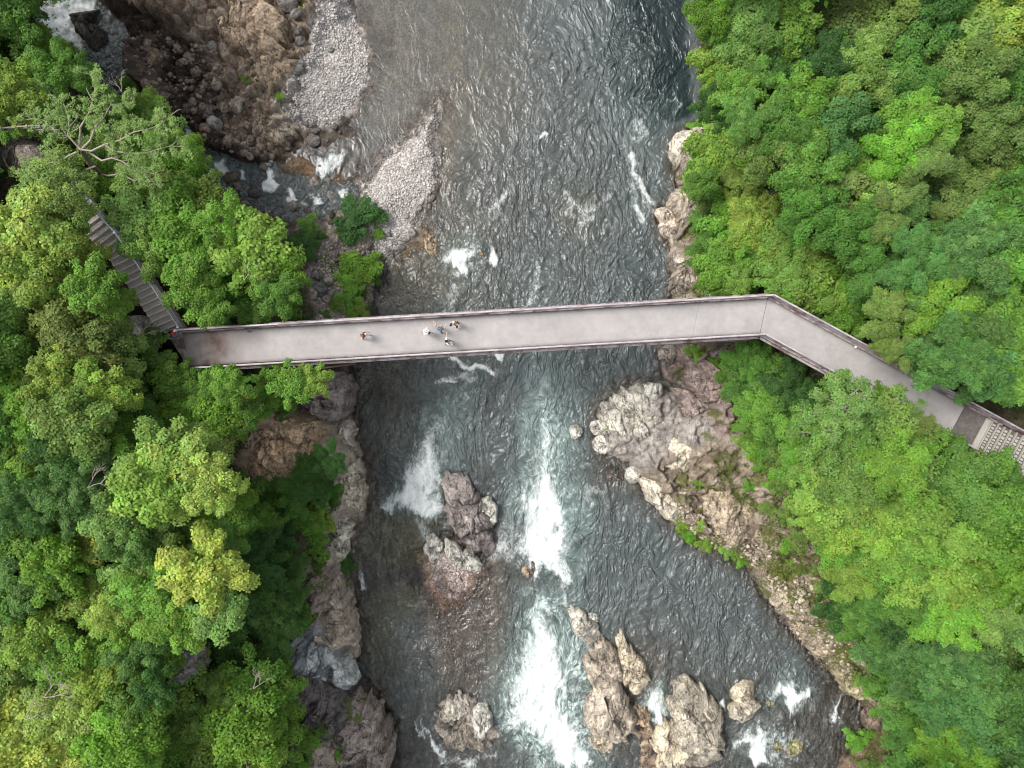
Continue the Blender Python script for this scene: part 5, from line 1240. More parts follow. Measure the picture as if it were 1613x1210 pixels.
person(270.5, 524, 130, 'person in a red top stepping onto the bridge from the stairway', RED, GREYB, HAIRD, (DOWN, DOWNR), .24, bag=(WHITE, 0, -.22, 1.2, .28))
person(260.5, 526.5, 120, 'person in white with a red bag, half under leaves at the stairway foot', WHITE, DENIM, HAIRD, (DOWN, DOWNR), .2, bag=(RED, .0, -.22, 1.22, .28))

# ------------------------------------------------------------------ trees
def leaf_mesh(C, Nn, U, L, W, tint, droop=.12):
    n = len(C); U = U/np.maximum(np.linalg.norm(U, axis=1, keepdims=True), 1e-6); Nn = Nn/np.linalg.norm(Nn, axis=1, keepdims=True)
    U = U - Nn*np.sum(U*Nn, 1, keepdims=True); U = U/np.maximum(np.linalg.norm(U, axis=1, keepdims=True), 1e-6); Vv = np.cross(Nn, U)
    L = L[:, None]; W = W[:, None]
    v = np.stack([C-U*L*.5-Nn*L*droop, C+Vv*W*.5+U*L*.05, C+U*L*.5-Nn*L*droop, C-Vv*W*.5+U*L*.05], 1).reshape(-1, 3)
    f = np.arange(4*n).reshape(-1, 4)
    return v, f, np.repeat(tint, 4, 0)
def unit_hemi(n, rs, low=-.15):
    z = rs.uniform(low, 1, n); a = rs.uniform(0, 2*math.pi, n); r_ = np.sqrt(1-z*z)
    return np.stack([r_*np.cos(a), r_*np.sin(a), z], -1)
def make_crown(kind, Rr, seed):
    rs = np.random.RandomState(seed)
    lobes = []
    nl = {'maple': 13, 'dense': 11, 'feather': 11, 'sparse': 11, 'shrub': 9}[kind] + int(Rr > 2.6)*4
    lobes.append((rs.uniform(-.15, .15)*Rr, rs.uniform(-.15, .15)*Rr, Rr*.30, Rr*rs.uniform(.32, .40), 0, 1.1))
    a0 = rs.uniform(0, 6.28)
    for i in range(nl):
        a = a0+i*2.399963+rs.uniform(-.35, .35); d = Rr*(.28+.62*math.sqrt((i+.5)/nl))*rs.uniform(.8, 1.12)
        rl = Rr*rs.uniform(.14, .32)
        lobes.append((d*math.cos(a), d*math.sin(a), Rr*(.50*math.sqrt(max(0, 1-(d/Rr/1.12)**2)) - .20 + rs.uniform(-.16, .16)), rl, a, rs.uniform(1.2, 2.1)))
    rc0, flat, per, leafl, leafw = {'maple': (.34, .40, 34, .20, .145), 'dense': (.27, .6, 34, .155, .11), 'feather': (.46, .35, 60, .25, .085), 'sparse': (.33, .35, 26, .18, .12), 'shrub': (.28, .55, 34, .15, .11)}[kind]
    C, NN, UU, LL, WW, TT = [], [], [], [], [], []
    tips = []
    for lx, ly, lz, rl, la_, el_ in lobes:
        lt = rs.uniform(.86, 1.14)
        K = int(4.7*el_*(rl/rc0)**2*(.62 if kind == 'sparse' else 1)) + 4
        dirs = unit_hemi(K, rs); 
        for dv_ in dirs:
            q_ = dv_*rl*rs.uniform(.62, 1.18)*np.array([1, 1, .52]); ca_, sa_ = math.cos(la_), math.sin(la_)
            qa, qb = (q_[0]*ca_+q_[1]*sa_)*el_, (-q_[0]*sa_+q_[1]*ca_)*.85
            cc = np.array([lx, ly, lz]) + np.array([qa*ca_-qb*sa_, qa*sa_+qb*ca_, q_[2]-.30*max(qa, 0)+rs.normal(0, .10)])
            tips.append((lx, ly, lz, cc))
            rc = rc0*rs.uniform(.7, 1.3); out = dv_*np.array([1, 1, .5]); out /= np.linalg.norm(out)
            cn = out*.55+np.array([0, 0, .75]); cn /= np.linalg.norm(cn)
            ct = lt*rs.uniform(.80, 1.20)*np.array([1+rs.uniform(-.10, .14), 1, 1+rs.uniform(-.1, .1)])
            if kind == 'feather':
                nf = 7
                for k in range(nf):
                    a = k*2*math.pi/nf+rs.uniform(-.2, .2); dd = np.array([math.cos(a), math.sin(a), 0]); dd = dd + cn*(-np.dot(dd, cn)); dd /= np.linalg.norm(dd)
                    fr2 = rs.uniform(.75, 1.3); ln = rc*rs.uniform(.85, 1.2); sd2_ = np.cross(cn, dd)
                    for q in range(5):
                        t_ = (q+.6)/5; base = cc+dd*ln*t_+cn*(.10-.28*t_*t_)*rc
                        for s_ in (-1, 1):
                            C.append(base+sd2_*s_*.055); NN.append(cn+rs.normal(0, .42, 3)); UU.append(sd2_*s_+dd*.55); LL.append(leafl*(1.05-.4*t_)); WW.append(leafw); TT.append(ct*fr2*rs.uniform(.82, 1.18))
            else:
                m = int(per*rs.uniform(.8, 1.2)*(rc/rc0)**1.2)
                a = rs.uniform(0, 6.28, m); fing = 1+.28*np.cos(a*5+rs.uniform(0, 6))
                rad = rc*np.sqrt(rs.rand(m))*fing; e1 = np.cross(cn, [0.3, 1, .1]); e1 /= np.linalg.norm(e1); e2 = np.cross(cn, e1)
                hgt = rc*flat*(np.sqrt(np.clip(1-(rad/(rc*1.3))**2, 0, 1)) - .5) + rs.normal(0, .035, m)
                pos = cc + e1*(rad*np.cos(a))[:, None]+e2*(rad*np.sin(a))[:, None]+cn*hgt[:, None]
                nrmv = cn*1.0 + (pos-cc)/rc*.35 + rs.normal(0, .38, (m, 3))
                C += list(pos); NN += list(nrmv); UU += list((pos-cc)+rs.normal(0, .25, (m, 3))*rc)
                LL += list(leafl*rs.uniform(.75, 1.25, m)); WW += list(leafw*rs.uniform(.8, 1.2, m)); TT += list(ct*rs.uniform(.84, 1.16, (m, 1)))
    v, f, tt_ = leaf_mesh(np.array(C), np.array(NN), np.array(UU), np.array(LL), np.array(WW), np.array(TT))
    me = mesh_np('crown', v, f, M['leaf'], make_obj=False); vattr(me, 'tint', tt_, 'FLOAT_COLOR')
    mb = MB(); zt = -Rr*.55
    mb.tube([(0, 0, -9), (rs.uniform(-.1, .1), rs.uniform(-.1, .1), -4), (0, 0, zt)], [.16*.6+.02*Rr, .09+.015*Rr, .06+.012*Rr], 8)
    for lx, ly, lz, rl, la_, el_ in lobes:
        j = rs.normal(0, .12, 2)
        mb.tube([(0, 0, zt-.2), (lx*.4+j[0], ly*.4+j[1], zt*.35+lz*.3), (lx*.85, ly*.85, lz), (lx*1.1, ly*1.1, lz+rl*.45)], [.075, .055, .035, .015], 5)
    step = 3 if kind == 'sparse' else 9
    for lx, ly, lz, cc in tips[::step]:
        mb.tube([(lx*.85, ly*.85, lz-.02), tuple((np.array([lx, ly, lz])*.4+cc*.6)+rs.normal(0, .05, 3)), tuple(cc)], [.03, .02, .01], 4)
    tme = mb.mesh('trunk', M['palebark'] if kind in ('sparse',) else M['bark'], True)
    rr_ = float(np.percentile(np.hypot(v[:, 0], v[:, 1]), 88))
    return me, tme, rr_
KINDS = {'maple': [make_crown('maple', r_, s) for r_, s in ((1.9, 1), (2.5, 2), (3.1, 3), (2.2, 4))],
         'dense': [make_crown('dense', r_, s) for r_, s in ((1.9, 11), (2.6, 12), (2.2, 13))],
         'feather': [make_crown('feather', r_, s) for r_, s in ((2.1, 21), (2.8, 22))],
         'sparse': [make_crown('sparse', r_, s) for r_, s in ((1.8, 31), (2.4, 32))],
         'shrub': [make_crown('shrub', r_, s) for r_, s in ((1.0, 41), (1.4, 42))]}
TONE = {'lime': (.172, .308, .050), 'yel': (.235, .360, .075), 'mid': (.090, .208, .036), 'deep': (.048, .125, .028), 'blue': (.082, .190, .046), 'olive': (.135, .215, .050),
        'pale': (.155, .285, .066), 'rust': (.26, .21, .06), 'vivid': (.135, .305, .036), 'green': (.120, .265, .036)}
TW = {'lime': 'lime green', 'yel': 'pale yellow-green', 'mid': 'mid green', 'deep': 'dark green', 'blue': 'bluish green', 'olive': 'olive green', 'pale': 'soft pale green', 'rust': 'rusty yellow', 'vivid': 'vivid green', 'green': 'fresh green'}
KW = {'maple': 'broadleaf tree', 'dense': 'small-leaved tree', 'feather': 'feathery tree', 'sparse': 'open tree', 'shrub': 'shrub'}
# px, py, radius px, kind letter, tone  (letters: m maple, d dense, f feather, s sparse, h shrub); height of the crown's middle given per line group
KL = {'m': 'maple', 'd': 'dense', 'f': 'feather', 's': 'sparse', 'h': 'shrub'}
TREES = """
L 16
15 40 46 d mid|70 82 32 m green|8 95 44 d deep|52 140 42 m lime|125 112 22 m mid|12 160 40 m lime|90 115 34 m mid|32 15 30 d deep|-20 60 50 m mid
60 180 40 m pale|15 195 24 d mid
L 14
60 300 42 s pale|110 270 36 s pale|215 355 52 m pale|160 300 44 m green|265 300 44 s pale|230 290 38 f pale|270 345 50 s green|320 320 38 s pale|300 380 46 m green|240 395 42 m pale|355 350 36 s green
392 392 54 m lime|345 430 44 m green|415 425 40 m green|300 445 38 m green|370 465 38 d mid|435 460 32 d mid|330 490 32 m green|400 490 34 m mid|450 430 26 m green|470 390 24 h deep|290 490 22 h mid|345 510 20 h mid|455 490 24 h green
L 19.5
118 318 30 s pale|90 285 32 s pale
L 11
225 175 30 f pale|250 205 34 s pale|275 235 32 f green|300 262 26 s green|200 200 34 m mid|235 245 36 m green|180 165 22 s pale|205 128 15 h green|140 215 30 f mid|310 300 24 m mid|285 285 26 s pale|180 225 34 f pale|105 195 36 f pale
L 18
45 365 58 m yel|100 345 44 m yel|18 430 48 m yel|75 420 52 m lime|130 405 38 m yel|155 445 42 m green|20 490 44 f pale|100 480 46 m olive|60 540 52 m olive|150 500 46 m olive|125 555 54 m olive|185 470 30 m green|175 570 42 m olive
12 590 34 m vivid|52 598 28 s pale|90 600 44 m lime|150 615 46 m lime|20 650 42 m mid|70 650 46 m green|120 670 50 m pale|30 710 44 m mid|-20 540 50 m mid
L 14
245 555 42 d mid|220 590 30 m mid|255 510 22 h green|280 600 32 m mid|262 620 30 s pale|215 640 34 m pale|300 570 18 h mid|330 610 40 m green|365 600 34 m green|385 628 24 s rust|425 605 38 m green|460 600 34 s green|492 598 24 m lime|350 650 36 s green|300 650 38 m green|250 665 40 m green|205 690 44 m mid|345 690 30 s pale|395 650 24 s mid|440 640 22 h mid
L 18
165 700 46 m green|95 720 42 d deep|65 705 20 m lime|265 710 50 m pale|300 745 54 m yel|250 765 50 m lime|330 770 40 m yel|215 740 40 m green|180 690 28 d mid|130 745 40 d blue|170 775 42 d deep|60 780 46 m green|15 800 42 d blue|115 790 44 d blue|-25 760 50 d mid|345 800 40 m green|300 815 44 d mid|250 815 40 m green|200 815 44 m pale
55 840 46 m green|125 845 46 m lime|165 850 36 m yel|210 845 40 d blue|15 860 40 m mid|35 920 46 d blue|85 895 42 m green|110 935 46 m green|150 935 38 m lime|170 965 26 s yel|-20 930 46 m mid|235 870 48 m pale|280 880 54 m yel|325 905 56 m yel|300 940 50 m lime|240 935 42 m green|275 975 42 m green|345 960 36 m pale|195 985 34 m green|350 845 38 d mid|215 905 38 m mid
L 8.5
385 830 42 d mid|400 880 46 d deep|420 930 48 f deep|395 980 46 f deep|430 1000 36 d deep|370 790 36 m mid|350 1010 34 m deep|450 890 26 h mid|440 850 24 h deep|470 820 24 h green|490 850 26 h green|505 815 22 h lime|475 780 32 d mid|500 750 30 d deep|515 725 24 d deep|460 760 26 h mid|520 780 18 h mid|440 790 24 h mid|410 780 24 h mid|430 770 18 h green|500 880 16 h mid|470 950 22 h mid|450 970 18 h deep|480 970 14 h lime
L 18
20 990 44 m pale|60 1010 40 m lime|95 1040 48 m mid|135 1035 46 m green|175 1030 46 m yel|215 1015 38 d blue|170 1070 44 m lime|235 1045 36 m green|20 1060 50 m pale|60 1100 54 m yel|110 1120 54 m yel|25 1150 52 m yel|155 1120 46 m green|150 1170 42 d mid|60 1190 54 m yel|120 1200 48 m pale|195 1160 48 m green|-25 1100 50 m mid|190 1210 40 m green|-20 1200 50 m pale|245 1080 30 d deep|220 1110 38 m mid
L 12.5
270 1100 50 s pale|310 1080 48 f olive|300 1140 50 f olive|345 1120 50 f pale|260 1170 46 m green|390 1080 46 s green|430 1110 38 m green|380 1140 50 s green|330 1185 50 s pale|390 1195 46 s lime|435 1170 36 s green|280 1210 46 m pale|235 1230 40 m mid|350 1055 34 h deep|305 1045 30 h mid|400 1040 26 h mid|440 1060 22 h green|455 1140 20 h mid|480 1165 20 h green|460 1200 26 h green|350 1230 44 m pale|440 1235 36 h mid
L 5.5
545 1135 24 h olive|560 1165 20 h olive|530 1160 18 h green|515 1190 20 h green|560 1110 12 h mid|505 1150 14 h mid|475 1085 12 h green|405 805 14 h mid
R 15
1165 40 54 m pale|1205 75 50 m pale|1140 85 38 m lime|1245 20 46 m lime|1290 50 42 m olive|1340 30 54 m olive|1395 50 54 d olive|1330 95 28 m vivid|1335 130 24 m vivid|1215 115 40 f blue|1185 140 34 f mid|1250 130 30 f deep|1160 145 30 m green|1145 175 30 d deep|1180 185 34 f mid|1300 90 34 d deep|1120 20 30 m green
1370 110 52 d pale|1430 110 52 d mid|1410 60 44 d mid|1460 30 46 d deep|1525 25 60 m yel|1585 60 56 m yel|1545 80 50 m yel|1600 10 44 m yel|1480 120 56 d olive|1535 130 50 d olive|1590 130 44 d mid|1460 75 40 m mid
1260 155 36 m green|1245 140 24 m lime|1300 160 50 d olive|1350 170 56 d blue|1310 205 50 d blue|1400 165 48 d mid|1235 195 46 d mid|1360 215 46 d blue|1420 150 34 f blue|1440 190 44 m green|1460 210 36 m lime|1415 235 44 m vivid|1375 245 34 m vivid|1490 170 46 d mid|1540 180 50 d olive|1590 190 50 d olive|1530 225 50 d olive|1580 250 50 d olive|1490 240 40 d olive|1640 60 50 m mid|1640 180 50 d mid|1640 300 50 d mid
1215 240 42 d olive|1255 215 36 d mid|1270 270 44 m mid|1310 255 46 d blue|1350 285 48 m green|1300 300 46 m olive|1340 310 44 m olive|1395 290 44 d mid|1440 270 44 d olive|1490 290 50 d olive|1540 300 50 d olive|1590 310 50 d green|1375 325 36 s yel|1330 350 46 d mid|1390 340 34 d olive|1280 330 40 d mid|1410 370 46 d blue|1460 330 28 d deep|1520 340 46 d olive|1570 360 50 d mid|1490 370 40 f blue
R 7
1140 235 48 m lime|1115 255 28 m green|1160 270 30 m lime|1105 290 22 m mid|1185 295 36 d olive|1130 315 30 d olive|1155 350 38 m vivid|1190 350 44 m yel|1200 385 48 m lime|1160 390 34 m lime|1120 370 30 d mid|1235 395 42 m lime|1115 410 28 m mid|1145 430 38 m green|1190 430 40 m green|1125 455 26 m green|1110 340 18 h mid|1100 200 14 h green|1085 225 9 h mid|1118 165 22 d deep|1112 100 16 h olive|1120 130 18 h lime
R 10
1255 425 48 m lime|1290 420 46 m lime|1320 450 46 m lime|1270 460 44 m lime|1230 440 34 m lime|1165 455 26 m lime|1330 410 40 m green|1290 380 40 m mid|1340 380 44 d mid|1340 490 38 m green|1250 370 30 d mid|1310 495 30 m mid|1370 440 36 d mid|1290 480 28 d deep
R 17
1385 420 44 d mid|1440 410 46 d blue|1480 420 50 f blue|1530 400 54 f blue|1580 400 46 m green|1520 445 54 m green|1570 450 54 f blue|1470 470 46 m green|1430 470 44 d blue|1400 500 34 d olive|1520 500 54 f blue|1580 510 50 m green|1465 530 46 f blue|1500 560 48 f blue|1550 555 54 f blue|1600 560 50 m green|1530 605 46 f blue|1480 590 30 f blue|1590 600 32 f mid|1640 420 50 m mid|1640 520 50 d mid
1380 545 22 d olive|1420 555 26 d olive|1405 580 16 d olive|1445 595 20 d blue
R 6.5
1175 560 32 m mid|1210 575 40 m mid|1245 595 38 d deep|1155 590 24 m green|1185 605 36 d mid|1215 630 40 m mid|1190 650 30 m green|1230 665 36 m mid|1130 570 14 h green|1095 555 14 h lime|1250 640 36 d deep|1130 610 12 h green|1195 690 26 h green|1220 700 24 h mid|1170 690 14 h lime|1240 720 22 h olive|1200 730 14 h green
R 16
1325 640 44 s pale|1300 680 46 s pale|1345 690 52 s pale|1388 668 44 s pale|1388 622 18 s green|1425 664 34 s pale|1435 702 40 s green|1325 612 26 s green|1395 710 52 m pale|1345 740 48 m pale|1462 672 16 s olive|1415 735 40 m green
R 13
1265 690 34 m green|1290 730 42 m lime|1260 745 30 m green|1310 780 46 m lime|1360 780 48 m lime|1290 810 36 m lime|1330 825 40 m lime|1400 780 44 m green|1375 830 44 m lime|1440 780 48 m green|1490 720 40 m olive|1500 760 54 d mid|1545 720 40 d mid|1480 800 48 m green|1430 825 46 m lime|1550 780 54 d mid|1600 790 50 d mid|1590 745 34 f mid|1530 830 50 m green|1580 850 52 m green|1470 850 50 m lime|1420 870 44 m green|1640 700 50 m mid|1640 820 50 d mid
1345 880 38 m lime|1320 860 26 m vivid|1385 880 42 m green|1345 915 28 m lime|1440 900 48 m lime|1490 900 50 m lime|1540 890 50 m pale|1590 910 50 m green|1480 950 50 m vivid|1440 950 36 m mid|1500 985 36 m lime|1540 950 50 m pale|1580 970 54 d pale|1625 960 44 d mid|1395 920 40 d mid
R 6.5
1325 950 34 f deep|1365 955 38 f mid|1400 950 40 f deep|1345 985 28 h mid|1430 985 38 f deep|1410 1020 46 f blue|1450 1040 50 f blue|1400 1060 38 f mid|1440 1090 44 m pale|1480 1080 46 f blue|1430 1130 38 f mid|1470 1130 44 d mid|1460 1180 42 d mid|1430 1200 30 h mid|1500 1220 44 m mid
R 13
1490 1020 50 f blue|1530 1010 46 m olive|1570 1030 50 m olive|1610 1050 44 d mid|1520 1060 50 f blue|1560 1090 52 f blue|1600 1110 50 f blue|1510 1120 50 d blue|1550 1150 54 f blue|1600 1170 54 f blue|1510 1180 48 m green|1560 1210 50 f blue|1640 1060 50 d mid|1640 1200 50 d mid
R 3.5
1352 1165 20 h vivid|1408 1195 9 h lime|1385 1120 12 h green|1395 1050 18 h olive|1380 1030 16 h olive|1410 1090 18 h mid|1300 925 14 h olive|1285 895 12 h olive|1320 905 14 h deep|1370 1085 12 h lime|1260 900 10 h olive|1350 1070 10 h lime|1290 940 10 h deep|1430 1140 16 h mid|1370 1210 14 h olive|1245 890 9 h lime|1400 1215 14 h mid
L 1.8
478 12 10 h vivid|485 352 14 h mid|480 385 20 h deep|500 375 12 h deep|383 120 7 h lime|397 125 7 h lime|400 52 5 h green|440 152 6 h lime|408 18 5 h green|412 40 6 h lime
565 345 33 h deep|588 335 12 h deep|548 362 16 h deep|568 425 26 h vivid|585 412 14 h vivid|552 445 20 h vivid|545 470 18 h green|562 488 17 h lime|585 432 14 h mid|530 482 12 h green|548 498 12 h green|596 368 8 h vivid|545 890 12 h deep|543 880 8 h deep|705 768 5 h lime|512 500 12 h mid
R 3.4
975 650 6 h green|982 638 5 h lime|960 672 4 h lime|1098 762 9 h lime|1062 815 8 h lime|1085 838 14 h vivid|1110 855 12 h lime|1075 825 9 h lime|1145 868 10 h lime|1165 880 12 h vivid|1180 765 10 h green|1210 800 12 h olive|1235 770 16 h olive|1215 760 12 h green|1240 810 14 h olive|1190 715 10 h lime|1105 830 8 h lime|1260 850 14 h olive|1240 860 10 h green|1160 1100 7 h green|1170 1097 6 h green|1165 1112 4 h green|1230 820 10 h olive
"""
LAND = [('the waterfall', 105, 30), ('the left stairway', 200, 420), ('the bridge\'s left end', 290, 545), ('the bare brown slab', 440, 715), ('the boulder jumble', 330, 150), ('the gravel path', 30, 237),
        ('the green-tufted shore', 540, 440), ('the bridge bend', 1205, 495), ('the right-hand steps', 1580, 690), ('the dark pool', 1090, 120), ('the right-bank outcrop', 1090, 740), ('the pinkish buttress', 520, 960),
        ('the blue-grey slab', 500, 1030), ('the lower left corner', 30, 1190), ('the lower right corner', 1590, 1190), ('the upper right corner', 1590, 30), ('the left edge', 10, 800), ('the lower right bank', 1330, 1010), ('the purple-brown headland', 570, 1150),
        ('the right edge', 1600, 400), ('the right edge', 1600, 900), ('the left edge', 10, 500), ('the lower left rock gap', 290, 1040), ('the cliff under the bend', 1130, 620), ('the gravel spit', 640, 300), ('the upper gravel bar', 530, 120)]
def where_of(px, py):
    b = min(LAND, key=lambda l: (l[1]-px)**2+(l[2]-py)**2); dx, dy = px-b[1], py-b[2]
    if math.hypot(dx, dy) < 38: return 'at ' + b[0]
    v = 'above' if dy < 0 else 'below'; h_ = 'right of' if dx > 0 else 'left of'
    if abs(dx) > 2.2*abs(dy): return f'{h_} {b[0]}'
    if abs(dy) > 2.2*abs(dx): return f'{v} {b[0]}'
    return f'{v} and {h_} {b[0]}'
items = []; side, zc = 'L', 15
for ln in TREES.strip().splitlines():
    if ln[0] in 'LR' and ln[1] == ' ': side, zc = ln.split()[0], float(ln.split()[1]); continue
    for it in ln.split('|'):
        a = it.split(); items.append([float(a[0]), float(a[1]), float(a[2]), KL[a[3]], a[4], zc, side])
byl = {}
for i, it in enumerate(items):
    r_ = it[2]; kind = it[3]
    sz = ('large ' if r_ >= 50 else 'medium ' if r_ >= 38 else 'small ') if kind != 'shrub' else ('tiny ' if r_ < 11 else 'low ' if r_ < 19 else 'big ')
    base = f'{sz}{TW[it[4]]} {KW[kind]} {where_of(it[0], it[1])}'
    if kind != 'shrub' and r_ <= 33: base = base.replace(' tree ', ' sapling ')
    byl.setdefault(base, []).append(i)
labels = {}
ORD = ['first', 'second', 'third', 'fourth', 'fifth', 'sixth', 'seventh', 'eighth', 'ninth', 'tenth', 'eleventh', 'twelfth']
for base, ids in byl.items():
    if len(ids) == 1: labels[ids[0]] = base; continue
    xs_ = [items[i][0] for i in ids]; ys_ = [items[i][1] for i in ids]; hz = (max(xs_)-min(xs_)) >= (max(ys_)-min(ys_))
    ids = sorted(ids, key=lambda i: items[i][0] if hz else items[i][1])
    for k, i in enumerate(ids):
        e1, e2 = ('leftmost', 'rightmost') if hz else ('uppermost', 'lowest')
        q = e1 if k == 0 else e2 if k == len(ids)-1 else (ORD[min(k, 11)]+(' from left' if hz else ' from top'))
        labels[i] = base + ', ' + q
for i in labels:
    if len(labels[i].split()) > 16: labels[i] = labels[i].replace('large ', '').replace('medium ', '').replace('small ', '')
CLEAR = [[(286,514),(560,500),(1210,460),(1300,508),(1440,590),(1613,664),(1700,700),(1700,790),(1613,745),(1300,594),(1195,533),(800,557),(310,588),(262,536)],
         [(128,352),(150,342),(200,398),(262,478),(292,518),(262,532),(190,450),(150,388)],
         [(-60,216),(58,214),(66,256),(-60,258)]]
def clear_of(px, py, r_, over):
    if over: return px, py, r_
    for _ in range(5):
        for poly in CLEAR:
            sd0 = float(poly_sd(np.array([px]), np.array([py]), poly)[0]); need = r_*1.12 + sd0 - 3
            if need > 0:
                gx = float(poly_sd(np.array([px+2]), np.array([py]), poly)[0])-sd0; gy = float(poly_sd(np.array([px]), np.array([py+2]), poly)[0])-sd0
                gl_ = math.hypot(gx, gy) or 1; px -= gx/gl_*need*.35; py -= gy/gl_*need*.35; r_ -= need*.25
    return px, py, r_
def place_tree(i, it):
    px, py, r_, kind, tone, zc = it[:6]; zc0 = zc; side0 = it[6]
    rs = random.Random(i*13+5)
    zc = zc + rs.uniform(-1.9, 1.7)*(0 if kind == 'shrub' else 1)
    px, py, r_ = clear_of(px, py, r_, (zc0 == 16 and side0 == 'R') or zc0 == 19.5)
    if r_ < 4: return
    if kind == 'shrub':
        z = 2.0
        for _ in range(5): x, y, _z = P(px, py, z); z = .5*z+.5*(float(ground_z(x, y)) + r_*(HC-z)/FPX*.3)
        zc = max(z, 0.1)
    else:
        x, y, _z = P(px, py, zc); zc = max(zc, float(ground_z(x, y))+1.6)
    x, y, _z = P(px, py, zc); Rw = r_*(HC-zc)/FPX*1.10
    var = rs.choice([v for v in KINDS[kind] if abs(v[2]-Rw) < .9] or [min(KINDS[kind], key=lambda v: abs(v[2]-Rw))])
    gz = min(float(ground_z(x, y)), zc-.1); s = Rw/var[2]; bx_, by_ = x, y
    if kind != 'shrub' and zc-gz > 3.0:      # slope trees lean out over the gorge towards the light
        for _ in range(6):
            f_ = 1 + .85*((HC-gz)/(HC-zc)-1); bx_, by_ = x*f_, y*f_; gz = .5*gz + .5*min(float(ground_z(bx_, by_)), zc-.6)
    nm_ = 'bush' if kind == 'shrub' else 'treelet' if it[2] <= 33 else 'tree'  # small-crowned trees of the same forest, under a name of their own
    root = empty(nm_, (bx_, by_, gz)); up_ = Vector((x-bx_, y-by_, zc-gz)); dl = up_.length
    root.rotation_mode = 'QUATERNION'; root.rotation_quaternion = up_.to_track_quat('Z', 'Y') @ Matrix.Rotation(rs.uniform(0, 6.28), 3, 'Z').to_quaternion()
    tag(root, labels[i], nm_, 'bushes and shrubs' if kind == 'shrub' else ('forest trees on the left bank' if px < 700 else 'forest trees on the right bank'))
    c = link(bpy.data.objects.new('crown', var[0]), root); c.location = (0, 0, dl); c.scale = (s, s*rs.uniform(.92, 1.08), s*rs.uniform(.85, 1.1)*(.7 if kind == 'shrub' else 1))
    b = rs.uniform(.88, 1.16)*(1.16 if px < 700 else 1.02); t0 = TONE[tone]; c.color = (t0[0]*b*rs.uniform(.94, 1.12)*(1.10 if px < 700 else 1), t0[1]*b, t0[2]*b*rs.uniform(.85, 1.15), 1)
    t = link(bpy.data.objects.new('trunk' if kind != 'shrub' else 'stems', var[1]), root); t.location = c.location
    t.scale = (s, s, s if kind != 'shrub' else s*.25)
for i, it in enumerate(items): place_tree(i, it)

# woodland going on past the frame edges, one mass
def woodland():
    rs = np.random.RandomState(5); Vs, Fs, Ts = [], [], []; n0 = 0
    pos = []
    for mx_ in range(-330, 1990, 58):
        for my_ in (-70, -130, -190, 1280, 1345, 1410): pos.append((mx_, my_))
    for my_ in range(-30, 1260, 56):
        for mx_ in (-85, -150, -215, -280, 1705, 1765, 1830, 1900): pos.append((mx_, my_))
    for mx_, my_ in pos:
        mx_ += rs.uniform(-18, 18); my_ += rs.uniform(-18, 18)
        if (60 < mx_ < 1150 and my_ < 0) or (400 < mx_ < 1460 and my_ > 600 and my_ > 1200): continue
        if float(poly_sd(np.array([mx_]), np.array([my_]), CLEAR[0])[0]) > -50 or (1560 < mx_ < 1900 and 620 < my_ < 880): continue
        z = 17+rs.uniform(-2, 2); x, y, _ = P(mx_, my_, z); z = max(z, float(ground_z(x, y))+2.5); Rr = rs.uniform(2.0, 2.9); m = 520
        d = unit_hemi(m, rs, -.1); rr = Rr*rs.uniform(.8, 1.05, (m, 1))*(1+.18*np.sin(np.arctan2(d[:, 1], d[:, 0])*5+rs.uniform(0, 6)))[:, None]
        c = d*rr*np.array([1, 1, .7]) + np.array([x, y, z]); t0 = np.array(random.choice([TONE['mid'], TONE['green'], TONE['olive'], TONE['pale'], TONE['deep']]))
        v, f, tt_ = leaf_mesh(c, d*.5+np.array([0, 0, .7])+rs.normal(0, .35, (m, 3)), rs.normal(0, 1, (m, 3)), np.full(m, .55), np.full(m, .40), t0*rs.uniform(.75, 1.25, (m, 1)))
        Vs.append(v); Fs.append(f+n0); Ts.append(tt_); n0 += len(v)
    o = mesh_np('woodland', np.concatenate(Vs), np.concatenate(Fs), M['leaf']); vattr(o.data, 'tint', np.concatenate(Ts), 'FLOAT_COLOR'); o.color = (1, 1, 1, 1)
    tag(o, 'dense green woodland continuing beyond the edges of the frame', 'woodland', kind='stuff')
woodland()
# the leaning pine over the side stream: visible trunk and limbs, soft needle tufts
pb = V(193, 314, 11.0); pine = empty('pine_tree', pb); tag(pine, 'leaning pine with bare brown trunk and spreading limbs over the side stream', 'tree')
crown_c = V(128, 236, 17.0)
rs = np.random.RandomState(77)
mb = MB(); mb.tube([pb-Vector((0, 0, 1)), pb.lerp(crown_c, .35)+Vector((.1, .05, .3)), pb.lerp(crown_c, .7)+Vector((-.1, .1, .4)), crown_c], [.24, .20, .17, .12], 10)
child(mb, 'trunk', M['bark'], pine, smooth=True)
LIMBS = [[(128,236,17),(105,215,17.6),(70,190,18),(35,178,18)], [(128,236,17),(108,212,17.8),(108,185,18.2),(96,150,18.6)], [(128,236,17),(165,228,17.6),(210,210,17.8),(255,192,17.6),(278,185,17.3)],
         [(140,240,16.8),(180,250,17.4),(205,262,17.4),(250,278,17)], [(120,240,17),(95,255,17.4),(60,262,17.2),(35,280,17)], [(160,275,14.5),(190,275,15.3),(230,282,15.6),(245,295,15.2)],
         [(128,236,17),(150,200,18),(175,165,18.2),(215,160,17.8)], [(125,232,17),(140,180,18.4),(150,140,18.5),(140,110,18.4)], [(150,262,15.5),(120,285,16),(95,310,16)], [(165,228,17.6),(200,240,17.6),(250,235,17.2),(300,232,16.8)]]
C, NN, UU, LL, WW, TT = [], [], [], [], [], []
